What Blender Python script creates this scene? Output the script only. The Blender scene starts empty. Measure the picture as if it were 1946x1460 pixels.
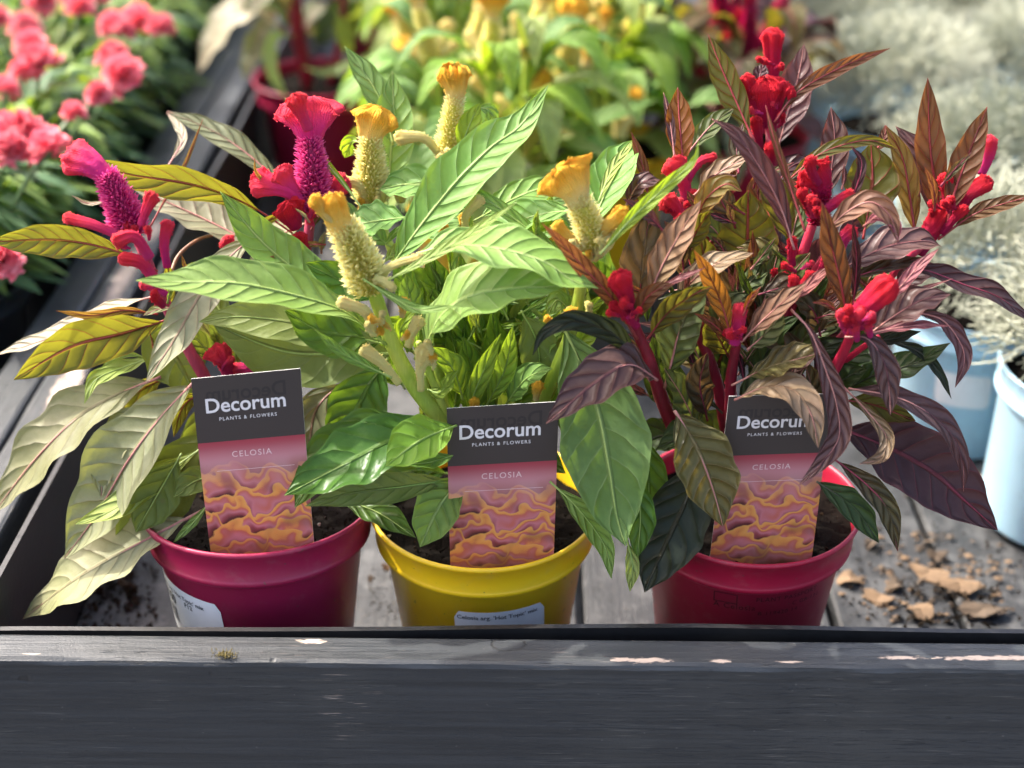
import bpy, math, random
from mathutils import Vector, Matrix, Euler, noise as mnoise

# ------------------------------------------------------------------ camera, sky, sun, exposure
scene = bpy.context.scene
COL = scene.collection
random.seed(11)
F_PX, CX, CY = 2700.0, 973.0, 730.0          # focal length in photo pixels, photo centre
cam_data = bpy.data.cameras.new("camera")
cam = bpy.data.objects.new("camera", cam_data)
COL.objects.link(cam)
cam.location = (0.0, -0.604, 0.526)
cam.rotation_euler = (math.radians(60.0), 0.0, math.radians(0.8))
cam_data.sensor_width = 36.0
cam_data.lens = F_PX / 1946.0 * 36.0
cam_data.clip_start = 0.02
cam_data.clip_end = 3000.0
cam_data.dof.use_dof = True
cam_data.dof.focus_distance = 0.678
cam_data.dof.aperture_fstop = 4.5
scene.camera = cam

SUN = Vector((-0.58, 0.35, 0.78)).normalized()       # towards the sun: behind the plants, to the left
world = bpy.data.worlds.new("World")
scene.world = world
world.use_nodes = True
wn = world.node_tree
bg = wn.nodes["Background"]
sky = wn.nodes.new("ShaderNodeTexSky")
sky.sky_type = 'NISHITA'
sky.sun_disc = False
sky.sun_elevation = math.asin(SUN.z)
sky.sun_rotation = math.atan2(SUN.x, SUN.y)
sky.air_density = 0.80
sky.dust_density = 6.0
sky.ozone_density = 0.4
wn.links.new(sky.outputs[0], bg.inputs[0])
bg.inputs[1].default_value = 0.15
sun_data = bpy.data.lights.new("sun", 'SUN')
sun_data.energy = 2.05
sun_data.angle = math.radians(0.6)
sun_data.color = (1.0, 0.95, 0.87)
sun = bpy.data.objects.new("sun", sun_data)
COL.objects.link(sun)
sun.rotation_euler = SUN.to_track_quat('Z', 'Y').to_euler()
sun.location = SUN * 5
vs = scene.view_settings
vs.view_transform = 'Standard'
vs.look = 'None'
vs.gamma = 1.0
vs.use_curve_mapping = False
vs.exposure = 1.98
scene.render.engine = 'CYCLES'
scene.cycles.use_denoising = True
scene.cycles.use_adaptive_sampling = True
scene.cycles.adaptive_threshold = 0.025
scene.cycles.max_bounces = 6
scene.cycles.diffuse_bounces = 4
scene.cycles.glossy_bounces = 2
scene.cycles.transmission_bounces = 4
scene.cycles.caustics_reflective = False
scene.cycles.caustics_refractive = False

# ------------------------------------------------------------------ geometry helpers
CAM = Vector(cam.location)
CR = Euler(cam.rotation_euler).to_matrix()
UP = Vector((0, 0, 1))
def ray(px, py): return CR @ Vector(((px - CX) / F_PX, -(py - CY) / F_PX, -1.0))
def at_y(px, py, y):                                   # photo pixel -> point at world depth y (m)
    d = ray(px, py); return CAM + d * ((y - CAM.y) / d.y)
def at_z(px, py, z):                                   # photo pixel -> point at height z
    d = ray(px, py); return CAM + d * ((z - CAM.z) / d.z)
def m_per_px(p):
    return -(CR.transposed() @ (p - CAM)).z / F_PX

ORG = {}
def origin(o):
    return ORG.get(o.name, Vector((0, 0, 0))) if o else Vector((0, 0, 0))
def tag(o, label=None, category=None, group=None, kind=None):
    if label: o["label"] = label
    if category: o["category"] = category
    if group: o["group"] = group
    if kind: o["kind"] = kind
    return o
def empty(name, loc, label, category, group=None):
    o = bpy.data.objects.new(name, None)
    o.empty_display_size = 0.02
    COL.objects.link(o)
    o.location = loc
    ORG[o.name] = Vector(loc)
    return tag(o, label, category, group)
def build(name, V, F, mats, parent=None, uv=None, fm=None, smooth=True, org=None):
    """V in world coordinates; the object keeps its parent's origin (or org)."""
    o0 = origin(parent) if parent else Vector(org if org else (0, 0, 0))
    me = bpy.data.meshes.new(name)
    me.from_pydata([(v[0] - o0.x, v[1] - o0.y, v[2] - o0.z) for v in V], [], F)
    if not isinstance(mats, (list, tuple)): mats = [mats]
    for m in mats: me.materials.append(m)
    if fm: me.polygons.foreach_set("material_index", fm)
    if smooth: me.polygons.foreach_set("use_smooth", [True] * len(me.polygons))
    if uv:
        lay = me.uv_layers.new(name="UVMap")
        li = [0] * len(me.loops); me.loops.foreach_get("vertex_index", li)
        flat = []
        for i in li: flat.extend(uv[i])
        lay.data.foreach_set("uv", flat)
    me.update()
    o = bpy.data.objects.new(name, me)
    COL.objects.link(o)
    if parent: o.parent = parent
    else: o.location = o0
    ORG[o.name] = o0
    return o
class Mesh:
    def __init__(s): s.V, s.F, s.UV, s.M = [], [], [], []
    def add(s, V, F, UV=None, mi=0):
        k = len(s.V); s.V += V; s.F += [tuple(i + k for i in f) for f in F]
        s.UV += UV if UV else [(0.0, 0.0)] * len(V)
        s.M += [mi] * len(F)
    def build(s, name, mats, parent=None, smooth=True, org=None):
        return build(name, s.V, s.F, mats, parent, s.UV, s.M, smooth, org)
def spline(P, n):
    """Catmull-Rom through P, resampled evenly to n points."""
    P = [Vector(p) for p in P]
    if len(P) == 2: return [P[0].lerp(P[1], i / (n - 1)) for i in range(n)]
    Q = [2 * P[0] - P[1]] + P + [2 * P[-1] - P[-2]]
    S = []
    for i in range(len(P) - 1):
        a, b, c, d = Q[i:i + 4]
        for k in range(12):
            t = k / 12.0
            S.append(0.5 * ((2 * b) + (c - a) * t + (2 * a - 5 * b + 4 * c - d) * t * t + (3 * b - a - 3 * c + d) * t ** 3))
    S.append(P[-1])
    L = [0.0]
    for i in range(1, len(S)): L.append(L[-1] + (S[i] - S[i - 1]).length)
    out, j = [], 0
    for i in range(n):
        q = L[-1] * i / (n - 1)
        while j < len(S) - 2 and L[j + 1] < q: j += 1
        d = L[j + 1] - L[j]
        out.append(S[j].lerp(S[j + 1], min(1, max(0, (q - L[j]) / d if d > 1e-9 else 0))))
    return out
def tangents(S):
    n = len(S); return [(S[min(n - 1, i + 1)] - S[max(0, i - 1)]).normalized() for i in range(n)]
def perp(T, ref):
    N = ref - T * T.dot(ref)
    if N.length < 1e-4: N = Vector((1, 0.3, 0.1)).cross(T)
    return N.normalized()
def tube(S, R, sides=8, cap=True):
    """tube round the points S with radii R -> V, F, UV"""
    T = tangents(S); V, F, UV = [], [], []
    ref = Vector((0.31, -0.8, 0.5)); N = perp(T[0], ref)
    for i, p in enumerate(S):
        N = perp(T[i], N); B = T[i].cross(N)
        for k in range(sides):
            a = 2 * math.pi * k / sides
            V.append(p + (N * math.cos(a) + B * math.sin(a)) * R[i]); UV.append((k / sides, i / (len(S) - 1)))
    for i in range(len(S) - 1):
        for k in range(sides):
            F.append((i * sides + k, i * sides + (k + 1) % sides, (i + 1) * sides + (k + 1) % sides, (i + 1) * sides + k))
    if cap:
        F.append(tuple(reversed(range(sides)))); F.append(tuple(range((len(S) - 1) * sides, len(S) * sides)))
    return V, F, UV
def box(x0, x1, y0, y1, z0, z1, bev=0.0, seg=1):
    """box with chamfered long top edges; long axis free"""
    b = bev
    V = [(x0, y0, z0), (x1, y0, z0), (x1, y1, z0), (x0, y1, z0),
         (x0, y0, z1 - b), (x1, y0, z1 - b), (x1, y1, z1 - b), (x0, y1, z1 - b),
         (x0 + b, y0 + b, z1), (x1 - b, y0 + b, z1), (x1 - b, y1 - b, z1), (x0 + b, y1 - b, z1)]
    F = [(3, 2, 1, 0), (0, 1, 5, 4), (1, 2, 6, 5), (2, 3, 7, 6), (3, 0, 4, 7),
         (4, 5, 9, 8), (5, 6, 10, 9), (6, 7, 11, 10), (7, 4, 8, 11), (8, 9, 10, 11)]
    return V, F
def lathe(prof, seg, c=(0, 0, 0)):
    V, F, UV = [], [], []
    for j, (r, z) in enumerate(prof):
        for k in range(seg):
            a = 2 * math.pi * k / seg
            V.append(Vector((c[0] + r * math.cos(a), c[1] + r * math.sin(a), c[2] + z))); UV.append((k / seg, z * 10))
    for j in range(len(prof) - 1):
        for k in range(seg):
            F.append((j * seg + k, j * seg + (k + 1) % seg, (j + 1) * seg + (k + 1) % seg, (j + 1) * seg + k))
    return V, F, UV

# ------------------------------------------------------------------ material helpers
class G:
    def __init__(s, name):
        s.mat = bpy.data.materials.new(name); s.mat.use_nodes = True
        s.nt = s.mat.node_tree; s.nt.nodes.clear()
        s.out = s.nt.nodes.new("ShaderNodeOutputMaterial")
    def n(s, typ, ins=None, out=0, **kw):
        nd = s.nt.nodes.new("ShaderNode" + typ)
        for k, v in kw.items(): setattr(nd, k, v)
        for k, v in (ins or {}).items():
            if isinstance(v, bpy.types.NodeSocket): s.nt.links.new(v, nd.inputs[k])
            else:
                if isinstance(v, tuple) and len(v) == 3 and nd.inputs[k].type == 'RGBA': v = v + (1,)
                nd.inputs[k].default_value = v
        return nd if out is None else nd.outputs[out]
    def m(s, op, a, b=0.0, clamp=False): return s.n("Math", {0: a, 1: b}, operation=op, use_clamp=clamp)
    def mix(s, f, a, b, blend='MIX'):
        return s.n("Mix", {0: f, 6: a, 7: b}, out=2, data_type='RGBA', blend_type=blend)
    def step(s, x, lo, hi, a=0.0, b=1.0):
        return s.n("MapRange", {0: x, 1: lo, 2: hi, 3: a, 4: b}, interpolation_type='SMOOTHSTEP')
    def ramp(s, x, stops):
        nd = s.n("ValToRGB", {0: x}, out=None); e = nd.color_ramp.elements
        while len(e) < len(stops): e.new(0.5)
        for el, (p, c) in zip(e, stops): el.position = p; el.color = tuple(c) + (1,) if len(c) == 3 else c
        return nd.outputs[0]
    def noise(s, vec, scale, detail=2.0, rough=0.5, out=0, dist=0.0):
        ins = {"Scale": scale, "Detail": detail, "Roughness": rough, "Distortion": dist}
        if vec is not None: ins["Vector"] = vec
        return s.n("TexNoise", ins, out=out)
    def vmul(s, v, k): return s.n("VectorMath", {0: v, 1: k}, operation='MULTIPLY')
    def bump(s, h, strength, dist): return s.n("Bump", {"Height": h, "Strength": strength, "Distance": dist})
    def bsdf(s, col, rough=0.5, nrm=None, **kw):
        ins = {"Base Color": col, "Roughness": rough}
        if nrm is not None: ins["Normal"] = nrm
        for k, v in kw.items(): ins[k.replace("_", " ")] = v
        return s.n("BsdfPrincipled", ins)
    def done(s, sh): s.nt.links.new(sh, s.out.inputs[0]); return s.mat
def coord(g, kind="Object"): return g.n("TexCoord", out=None).outputs[kind]

def leaf_material(name, base, base2, trans, vein, nv=8.0, vs_=0.6, k=1.35, tf=0.36, rough=0.52, quilt=0.7, sheen=0.0, bd=0.0019):
    g = G(name); uv = coord(g, "UV")
    xyz = g.n("SeparateXYZ", {0: uv}, out=None); s_, v_ = xyz.outputs[0], xyz.outputs[1]
    av = g.m('ABSOLUTE', g.m('SUBTRACT', g.m('MULTIPLY', v_, 2.0), 1.0))
    rnd = g.n("ObjectInfo", out=None).outputs["Random"]
    ob = coord(g)
    n1 = g.noise(ob, 45.0, 3.0)
    side = g.m('MULTIPLY', g.m('GREATER_THAN', v_, 0.5), 0.37)
    r2 = g.m('FRACT', g.m('MULTIPLY', rnd, 13.7))
    ph = g.m('SUBTRACT', g.m('MULTIPLY', s_, g.m('MULTIPLY', g.m('ADD', g.m('MULTIPLY', r2, 0.5), 0.75), nv)), g.m('MULTIPLY', g.m('POWER', av, 1.15), k))
    ph = g.m('ADD', g.m('ADD', ph, side), g.m('MULTIPLY', n1, 0.7))
    d = g.m('MULTIPLY', g.m('ABSOLUTE', g.m('SUBTRACT', g.m('FRACT', ph), 0.5)), 2.0)
    fade = g.step(av, 0.8, 1.0, 1.0, 0.15)
    ve = g.m('MULTIPLY', g.step(d, 0.87, 0.99), fade)
    spot = g.step(n1, 0.74, 0.80)
    mid = g.step(av, 0.03, 0.09, 1.0, 0.0)
    edge = g.step(av, 0.90, 1.0)
    n2 = g.noise(ob, 260.0, 2.0, 0.6); n3 = g.noise(ob, 26.0, 1.0)
    col = g.mix(g.step(n3, 0.35, 0.68), base, base2)
    col = g.mix(g.m('MULTIPLY', g.step(n2, 0.35, 0.75), 0.30), col, tuple(c * 0.62 for c in base))
    col = g.mix(g.m('MULTIPLY', ve, g.m('MULTIPLY', g.m('ADD', g.m('MULTIPLY', g.m('FRACT', g.m('MULTIPLY', rnd, 29.3)), 0.75), 0.40), vs_)), col, vein)
    col = g.mix(g.m('MULTIPLY', spot, 0.5), col, (0.20, 0.13, 0.06))
    col = g.mix(g.m('MULTIPLY', edge, 0.45 * vs_), col, vein)
    col = g.mix(g.m('MULTIPLY', mid, min(1.0, vs_ * 1.35)), col, vein)
    val = g.m('MULTIPLY_ADD', rnd, 0.40); val.node.inputs[2].default_value = 0.80
    hue = g.m('MULTIPLY_ADD', g.m('FRACT', g.m('MULTIPLY', rnd, 7.31)), 0.030); hue.node.inputs[2].default_value = 0.485
    col = g.n("HueSaturation", {"Hue": hue, "Saturation": 1.0, "Value": val, "Fac": 1.0, "Color": col})
    pil = g.m('MULTIPLY', g.m('SUBTRACT', 1.0, g.m('POWER', d, 3.0)), g.step(n3, 0.2, 0.75, 0.55, 1.15))
    h = g.m('ADD', g.m('MULTIPLY', g.m('MULTIPLY', pil, fade), quilt), g.m('MULTIPLY', n2, 0.18))
    h = g.m('SUBTRACT', h, g.m('MULTIPLY', mid, 0.5))
    nrm = g.bump(h, 0.9, bd)
    p = g.bsdf(col, g.m('MULTIPLY_ADD', n2, 0.2), nrm, Specular_IOR_Level=0.27)
    p.node.inputs["Roughness"].links[0].from_node.inputs[2].default_value = rough - 0.1
    if sheen:
        p.node.inputs["Sheen Weight"].default_value = sheen; p.node.inputs["Sheen Roughness"].default_value = 0.45
    tcol = g.mix(g.m('MULTIPLY', g.m('MAXIMUM', ve, mid), 0.75 * vs_), trans, tuple(c * 0.6 for c in vein))
    tcol = g.mix(g.m('MULTIPLY', g.step(n3, 0.3, 0.7), 0.25), tcol, tuple(c * 0.6 for c in trans))
    t = g.n("BsdfTranslucent", {"Color": tcol, "Normal": nrm})
    return g.done(g.n("MixShader", {0: tf, 1: p, 2: t}))

def simple(name, col, rough=0.5, noise_amt=0.25, scale=120.0, bump=0.2, dist=0.0006, tf=0.0, **kw):
    if rough > 0.8: kw.setdefault('Specular_IOR_Level', 0.08)
    g = G(name); ob = coord(g); n = g.noise(ob, scale, 4.0, 0.6)
    c = g.mix(g.m('MULTIPLY', g.step(n, 0.3, 0.7), noise_amt * 2), col, tuple(x * 0.5 for x in col))
    p = g.bsdf(c, rough, g.bump(n, bump, dist), **kw)
    if tf: p = g.n("MixShader", {0: tf, 1: p, 2: g.n("BsdfTranslucent", {"Color": col})})
    return g.done(p)
# ------------------------------------------------------------------ materials of the setting
def paint_material(name, axis, patches=(), knot=None, wear=0.5):
    """old slate-blue paint on wood, grain along axis 'x' or 'y'; patches: bare-wood ellipses (x, y, z, rx, ry)"""
    g = G(name); P = g.n("NewGeometry", out=None).outputs["Position"]
    st = (6.0, 260.0, 260.0) if axis == 'x' else (260.0, 6.0, 260.0)
    st2 = (38.0, 900.0, 900.0) if axis == 'x' else (900.0, 38.0, 900.0)
    grain = g.noise(g.vmul(P, st), 1.0, 4.0, 0.6)
    streak = g.noise(g.vmul(P, st2), 1.0, 2.0, 0.55)
    blot = g.noise(P, 9.0, 4.0, 0.6)
    fine = g.noise(P, 700.0, 3.0, 0.6)
    col = g.mix(g.step(grain, 0.3, 0.72), (0.021, 0.0245, 0.028), (0.037, 0.042, 0.047))
    col = g.mix(g.m('MULTIPLY', g.step(blot, 0.45, 0.72), 0.35), col, (0.070, 0.072, 0.068))
    light = g.m('MULTIPLY', g.step(streak, 0.63, 0.72), g.step(blot, 0.36, 0.62))
    col = g.mix(g.m('MULTIPLY', light, 0.55 * wear), col, (0.24, 0.225, 0.20))
    spk = g.step(g.noise(P, 420.0, 1.0), 0.78, 0.82)
    col = g.mix(g.m('MULTIPLY', spk, 0.6 * wear), col, (0.26, 0.25, 0.23))
    peel = g.m('MULTIPLY', g.step(streak, 0.60, 0.66), g.step(g.noise(P, 17.0, 3.0), 0.66, 0.72))
    peel = g.m('MULTIPLY', peel, wear)
    wob = g.m('MULTIPLY', g.m('SUBTRACT', g.noise(g.vmul(P, (210.0, 1100.0, 1100.0) if axis == 'x' else (1100., 210., 1100.)), 1.0, 4.0, 0.75), 0.5), 2.6)
    for (x, y, z, rx, ry) in patches:
        dv = g.n("VectorMath", {0: g.n("VectorMath", {0: P, 1: (x, y, z)}, operation='SUBTRACT'), 1: (1 / rx, 1 / ry, 1 / ry)}, operation='MULTIPLY')
        dl = g.n("VectorMath", {0: dv}, out=1, operation='LENGTH')
        peel = g.m('MAXIMUM', peel, g.step(g.m('ADD', dl, g.m('MULTIPLY', wob, 1.25)), 0.98, 0.92))
    wood = g.mix(grain, (0.42, 0.32, 0.25), (0.55, 0.45, 0.37))
    col = g.mix(peel, col, wood)
    crk = g.noise(g.vmul(P, (9.0, 520.0, 520.0) if axis == 'x' else (520.0, 9.0, 520.0)), 1.0, 3.0, 0.6, dist=0.3)
    crk = g.m('MULTIPLY', g.step(g.m('ABSOLUTE', g.m('SUBTRACT', crk, 0.5)), 0.012, 0.0), g.step(blot, 0.40, 0.58))
    col = g.mix(g.m('MULTIPLY', crk, 0.8), col, (0.008, 0.008, 0.008))
    dent = g.step(g.noise(P, 60.0, 2.0), 0.74, 0.80)
    col = g.mix(g.m('MULTIPLY', dent, 0.5), col, (0.012, 0.011, 0.010))
    h = g.m('SUBTRACT', g.m('ADD', g.m('MULTIPLY', grain, 0.8), g.m('MULTIPLY', fine, 0.25)), g.m('ADD', crk, g.m('MULTIPLY', dent, 0.7)))
    h = g.m('SUBTRACT', h, g.m('MULTIPLY', peel, 0.5))
    if knot:
        dv = g.n("VectorMath", {0: g.n("VectorMath", {0: P, 1: knot[:3]}, operation='SUBTRACT'), 1: (1 / knot[3], 1 / knot[4], 1.0)}, operation='MULTIPLY')
        dl = g.m('ADD', g.n("VectorMath", {0: dv}, out=1, operation='LENGTH'), g.m('MULTIPLY', wob, 0.16))
        ring = g.m('MULTIPLY', g.step(dl, 0.90, 0.97), g.step(dl, 1.10, 1.03))
        col = g.mix(ring, col, (0.006, 0.007, 0.008)); h = g.m('SUBTRACT', h, ring)
    rough = g.m('ADD', g.m('MULTIPLY', fine, 0.22), g.m('MULTIPLY', peel, 0.3)); rough = g.m('ADD', rough, 0.38)
    return g.done(g.bsdf(col, rough, g.bump(h, 0.55, 0.0012), Specular_IOR_Level=0.5))

def plank_material(name, dark=1.0):
    g = G(name); P = coord(g)
    rnd = g.n("ObjectInfo", out=None).outputs["Random"]
    grain = g.noise(g.vmul(P, (240.0, 7.0, 240.0)), 1.0, 4.0, 0.6)
    blot = g.noise(P, 34.0, 5.0, 0.68); fine = g.noise(P, 380.0, 3.0, 0.6)
    col = g.mix(g.step(grain, 0.3, 0.7), tuple(dark * c for c in (0.10, 0.11, 0.125)), tuple(dark * c for c in (0.17, 0.18, 0.195)))
    col = g.mix(g.m('MULTIPLY', g.step(blot, 0.48, 0.62), 0.8), col, tuple(dark * c for c in (0.42, 0.43, 0.44)))
    col = g.mix(g.m('MULTIPLY', g.step(blot, 0.44, 0.34), 0.75), col, tuple(dark * c for c in (0.028, 0.026, 0.024)))
    col = g.mix(g.m('MULTIPLY', g.step(fine, 0.62, 0.72), 0.5), col, (0.10, 0.085, 0.065))
    v = g.m('MULTIPLY_ADD', rnd, 0.35); v.node.inputs[2].default_value = 0.82
    col = g.n("HueSaturation", {"Value": v, "Color": col})
    return g.done(g.bsdf(col, 0.6, g.bump(g.m('ADD', grain, fine), 0.5, 0.0012)))

M = {}
ZR = 0.090                                             # height of the rails' top faces
def rail_pt(px, py): return at_z(px, py, ZR)
pts = []
for (px, py, rx, ry) in ((592, 1219, .0075, .0022), (1228, 1255, .013, .0021), (1180, 1254, .006, .0018), (1235, 1212, .019, .0019), (1165, 1211, .006, .0015),
                         (1712, 1250, .010, .0018), (1868, 1251, .024, .0019), (1370, 1257, .005, .0015), (1940, 1250, .014, .002),
                         (215, 1262, .0075, .0011), (60, 1243, .004, .0007), (1500, 1258, .006, .0009), (800, 1262, .006, .0008)):
    p = rail_pt(px, py); pts.append((p.x, p.y, p.z, rx * .9, ry * .72))
k = rail_pt(966, 1224)
M['front_paint'] = paint_material("slate_paint_front", 'x', pts, (k.x, k.y, k.z, .0078, .0047))
pp = []
for (px, py, rx, ry) in ((125, 735, .007, .03), (85, 815, .006, .012), (205, 600, .005, .03), (238, 520, .006, .05), (290, 440, .005, .02)):
    p = rail_pt(px, py); pp.append((p.x, p.y, p.z, rx, ry))
M['side_paint'] = paint_material("slate_paint_side", 'y', pp, None, 0.9)
M['plank'] = plank_material("weathered_plank", 0.165)
M['plank_dark'] = plank_material("dark_plank", 0.3)
M['liner'] = simple("black_liner_plastic", (0.012, 0.012, 0.013), 0.42, 0.3, 300.0, 0.3, 0.0005)
M['ground'] = simple("paved_ground", (0.12, 0.115, 0.11), 0.85, 0.4, 8.0, 0.5, 0.01)
M['moss'] = simple("dry_moss", (0.16, 0.13, 0.05), 0.9, 0.5, 900.0)
M['chip'] = simple("bark_chip", (0.19, 0.12, 0.065), 0.8, 0.35, 160.0, 0.6, 0.001)
M['chip2'] = simple("dry_leaf_litter", (0.095, 0.065, 0.04), 0.8, 0.4, 160.0, 0.6, 0.001)
M['dirt'] = simple("dirt_crumb", (0.025, 0.018, 0.012), 0.95, 0.5, 400.0, 0.8, 0.001)

# ------------------------------------------------------------------ ground and bench
gz = -0.72
build("ground", [(-900, -900, gz), (900, -900, gz), (900, 900, gz), (-900, 900, gz)], [(0, 1, 2, 3)], M['ground'])
tag(bpy.data.objects["ground"], kind='structure')

bench = empty("display_bench", (0, 0.6, gz), "slate painted wooden display bench holding all the flower pots", "bench")
Y0, Y1 = -0.106, 2.7
def rail(name, x0, x1, y0, y1, z0, z1, mat, nx=1, ny=1, bow=0.0, bev=0.0022):
    """a board with worn, slightly uneven top edges, cut into short stretches along its length"""
    along_x = (x1 - x0) > (y1 - y0)
    n = max(nx, ny); ms = Mesh(); sec = []
    a0, a1 = (x0, x1) if along_x else (y0, y1)
    b0, b1 = (y0, y1) if along_x else (x0, x1)
    for i in range(n + 1):
        a = a0 + (a1 - a0) * i / n
        w = lambda q: 0.0006 * mnoise.noise(Vector((a * 40.0, q * 7.7, 1.3)))
        prof = [(b0, z0), (b0 + w(1), z1 - bev * 1.3), (b0 + bev * .35 + w(2), z1 - bev * .4 + w(3)), (b0 + bev * 1.2, z1 + w(4) * .5),
                (b1 - bev * 1.2, z1 + w(5) * .5), (b1 - bev * .35, z1 - bev * .4), (b1, z1 - bev * 1.3), (b1, z0)]
        sec.append([(a, b, z) if along_x else (b, a, z) for b, z in prof])
    V = [p for s in sec for p in s]; F = []
    m = len(sec[0])
    for i in range(n):
        for j in range(m):
            f = (i * m + j, i * m + (j + 1) % m, (i + 1) * m + (j + 1) % m, (i + 1) * m + j)
            F.append(f if not along_x else f[::-1])
    F.append(tuple(range(m)) if along_x else tuple(range(m))[::-1]); F.append(tuple(range(n * m, n * m + m))[::-1] if along_x else tuple(range(n * m, n * m + m)))
    return build(name, V, F, mat, bench, smooth=False)
rail("front_rail", -1.40, 1.40, -0.1055, -0.0862, -0.075, ZR, M['front_paint'], nx=420)
rail("divider_rail", -0.3005, -0.2745, -0.0855, Y1, -0.02, ZR, M['side_paint'], ny=160)
rail("divider_rail", -0.3310, -0.3030, -0.0855, Y1, -0.02, ZR - 0.001, M['side_paint'], ny=160)
# black liner: a thin upright strip behind the front rail and along the divider
xs = [-0.2585, -0.24, -0.20, -0.16, -0.12, -0.06, 0.0, 0.08, 0.2, 0.4, 1.39]
zt = [0.0855, 0.0862, 0.0872, 0.0882, 0.0892, 0.0903, 0.0912, 0.0914, 0.0912, 0.0905, 0.091]
V, F = [], []
for x, z in zip(xs, zt):
    y = -0.0796 + 0.0016 * math.sin(x * 17)
    V += [(x, y - .0017, -.001), (x, y - .0017, z), (x, y + .0012, z), (x, y + .0012, -.001)]
for i in range(len(xs) - 1):
    for j in range(4): F.append((i * 4 + j, (i + 1) * 4 + j, (i + 1) * 4 + (j + 1) % 4, i * 4 + (j + 1) % 4))
build("liner_strip", V, F, M['liner'], bench, smooth=False)
ys = [-0.075 + i * 0.16 for i in range(18)]
V, F = [], []
for y in ys:
    x = -0.2605 + 0.0012 * math.sin(y * 13); z = 0.0945 + 0.0008 * math.sin(y * 21)
    V += [(x - .0014, y, -.001), (x - .0014, y, z), (x + .0014, y, z), (x + .0014, y, -.001)]
for i in range(len(ys) - 1):
    for j in range(4): F.append((i * 4 + j, i * 4 + (j + 1) % 4, (i + 1) * 4 + (j + 1) % 4, (i + 1) * 4 + j))
F += [(0, 3, 2, 1), tuple(len(V) - 4 + i for i in (0, 1, 2, 3))]
build("liner_strip", V, F, M['liner'], bench, smooth=False)
x = -0.259
i = 0
while x < 1.38:
    w = 0.0685
    dz = -0.0012 * ((i * 7) % 3)
    V, F = box(x, x + w, -0.0775, Y1, -0.021 + dz, 0.0 + dz, 0.0015)
    build("plank", V, F, M['plank'], bench, smooth=False)
    x += w + 0.0045; i += 1
x = -0.3325 - 0.068
while x > -1.40:
    dz = -0.0012 * ((i * 5) % 3)
    V, F = box(x, x + 0.067, -0.0855, Y1, -0.021 + dz, 0.0 + dz, 0.0015)
    build("plank", V, F, M['plank_dark'], bench, smooth=False)
    x -= 0.0715; i += 1
for (lx, ly) in ((-1.3, -.06), (1.3, -.06), (-1.3, 2.6), (1.3, 2.6)):
    V, F = box(lx - .035, lx + .035, ly - .02, ly + .05, gz, -0.0225, 0)
    build("leg", V, F, M['side_paint'], bench, smooth=False)
# ------------------------------------------------------------------ plant builders
def leaf3d(parent, mat, rib, P, width, ref, fold=0.22, wave=0.10, petiole=0.08, pk=0.40, wmul=None, name="leaf", n=30, m=10, seed=None, keel=None):
    """a lanceolate leaf along the points P (base to tip); width in metres (function of index allowed), ref(i, p, T) -> wanted normal"""
    rs = random.Random(seed if seed is not None else random.random())
    S = spline(P, n); T = tangents(S)
    vsc = min(1.05, max(.42, (sum((S[i + 1] - S[i]).length for i in range(n - 1)) / .088) ** .75))
    a, b = 0.95 * pk / 0.4, 1.05
    top = (a / (a + b)) ** a * (b / (a + b)) ** b
    f1, f2, f3 = rs.uniform(0, 6.3), rs.uniform(0, 6.3), rs.uniform(0, 6.3)
    nw = rs.uniform(2.6, 4.2)
    V, F, UV, FM = [], [], [], []
    Ns, Hs = [], []
    for i in range(n):
        t = i / (n - 1)
        N = perp(T[i], ref(i, S[i], T[i])); Ns.append(N)
    for _ in range(2):
        Ns = [perp(T[i], Ns[max(0, i - 1)] + Ns[i] * 2 + Ns[min(n - 1, i + 1)]) for i in range(n)]
    for i in range(n):
        t = i / (n - 1); N = Ns[i]; B = T[i].cross(N)
        s = max(0.0, (t - petiole) / (1 - petiole))
        f = (s ** a) * ((1 - s) ** b) / top
        hw0 = width(i, S[i], B) * 0.5
        hw = hw0 * f
        hw *= 1 + 0.04 * math.sin(s * 19 + f1) + 0.018 * math.sin(s * 37 + f2)
        hw = max(hw, 0.00022 if t < 0.99 else 0.00008); Hs.append(hw0)
        for j in range(m + 1):
            v = -1 + 2 * j / m; av = abs(v)
            lat = hw * v * (1 - 0.12 * fold * av)
            up = fold * hw * (av ** 1.25)
            ph = f1 if v < 0 else f2
            up += wave * hw0 * min(1, f * 1.6) * (av ** 2.2) * math.sin(nw * 2 * math.pi * s + ph)
            up += 0.05 * hw0 * f * math.sin(5 * s + 2.1 * v + f3)
            V.append(S[i] + B * lat + N * up); UV.append((s * vsc, (v + 1) / 2))
    for i in range(n - 1):
        for j in range(m):
            F.append((i * (m + 1) + j, (i + 1) * (m + 1) + j, (i + 1) * (m + 1) + j + 1, i * (m + 1) + j + 1)); FM.append(0)
    k = len(V)
    r0 = max(0.0006, min(0.0013, max(Hs) * 0.055))
    if keel: r0 *= keel
    SS = [S[i] - Ns[i] * r0 * 0.35 * (1 - i / (n - 1)) for i in range(n)]
    tv, tf_, tu = tube(SS, [r0 * (1 - 0.86 * (i / (n - 1)) ** 0.8) for i in range(n)], 6)
    V += tv; F += [tuple(q + k for q in f) for f in tf_]; UV += [(0.5, 0.5)] * len(tv); FM += [1] * len(tf_)
    return build(name, V, F, [mat, rib], parent, UV, FM)

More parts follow.
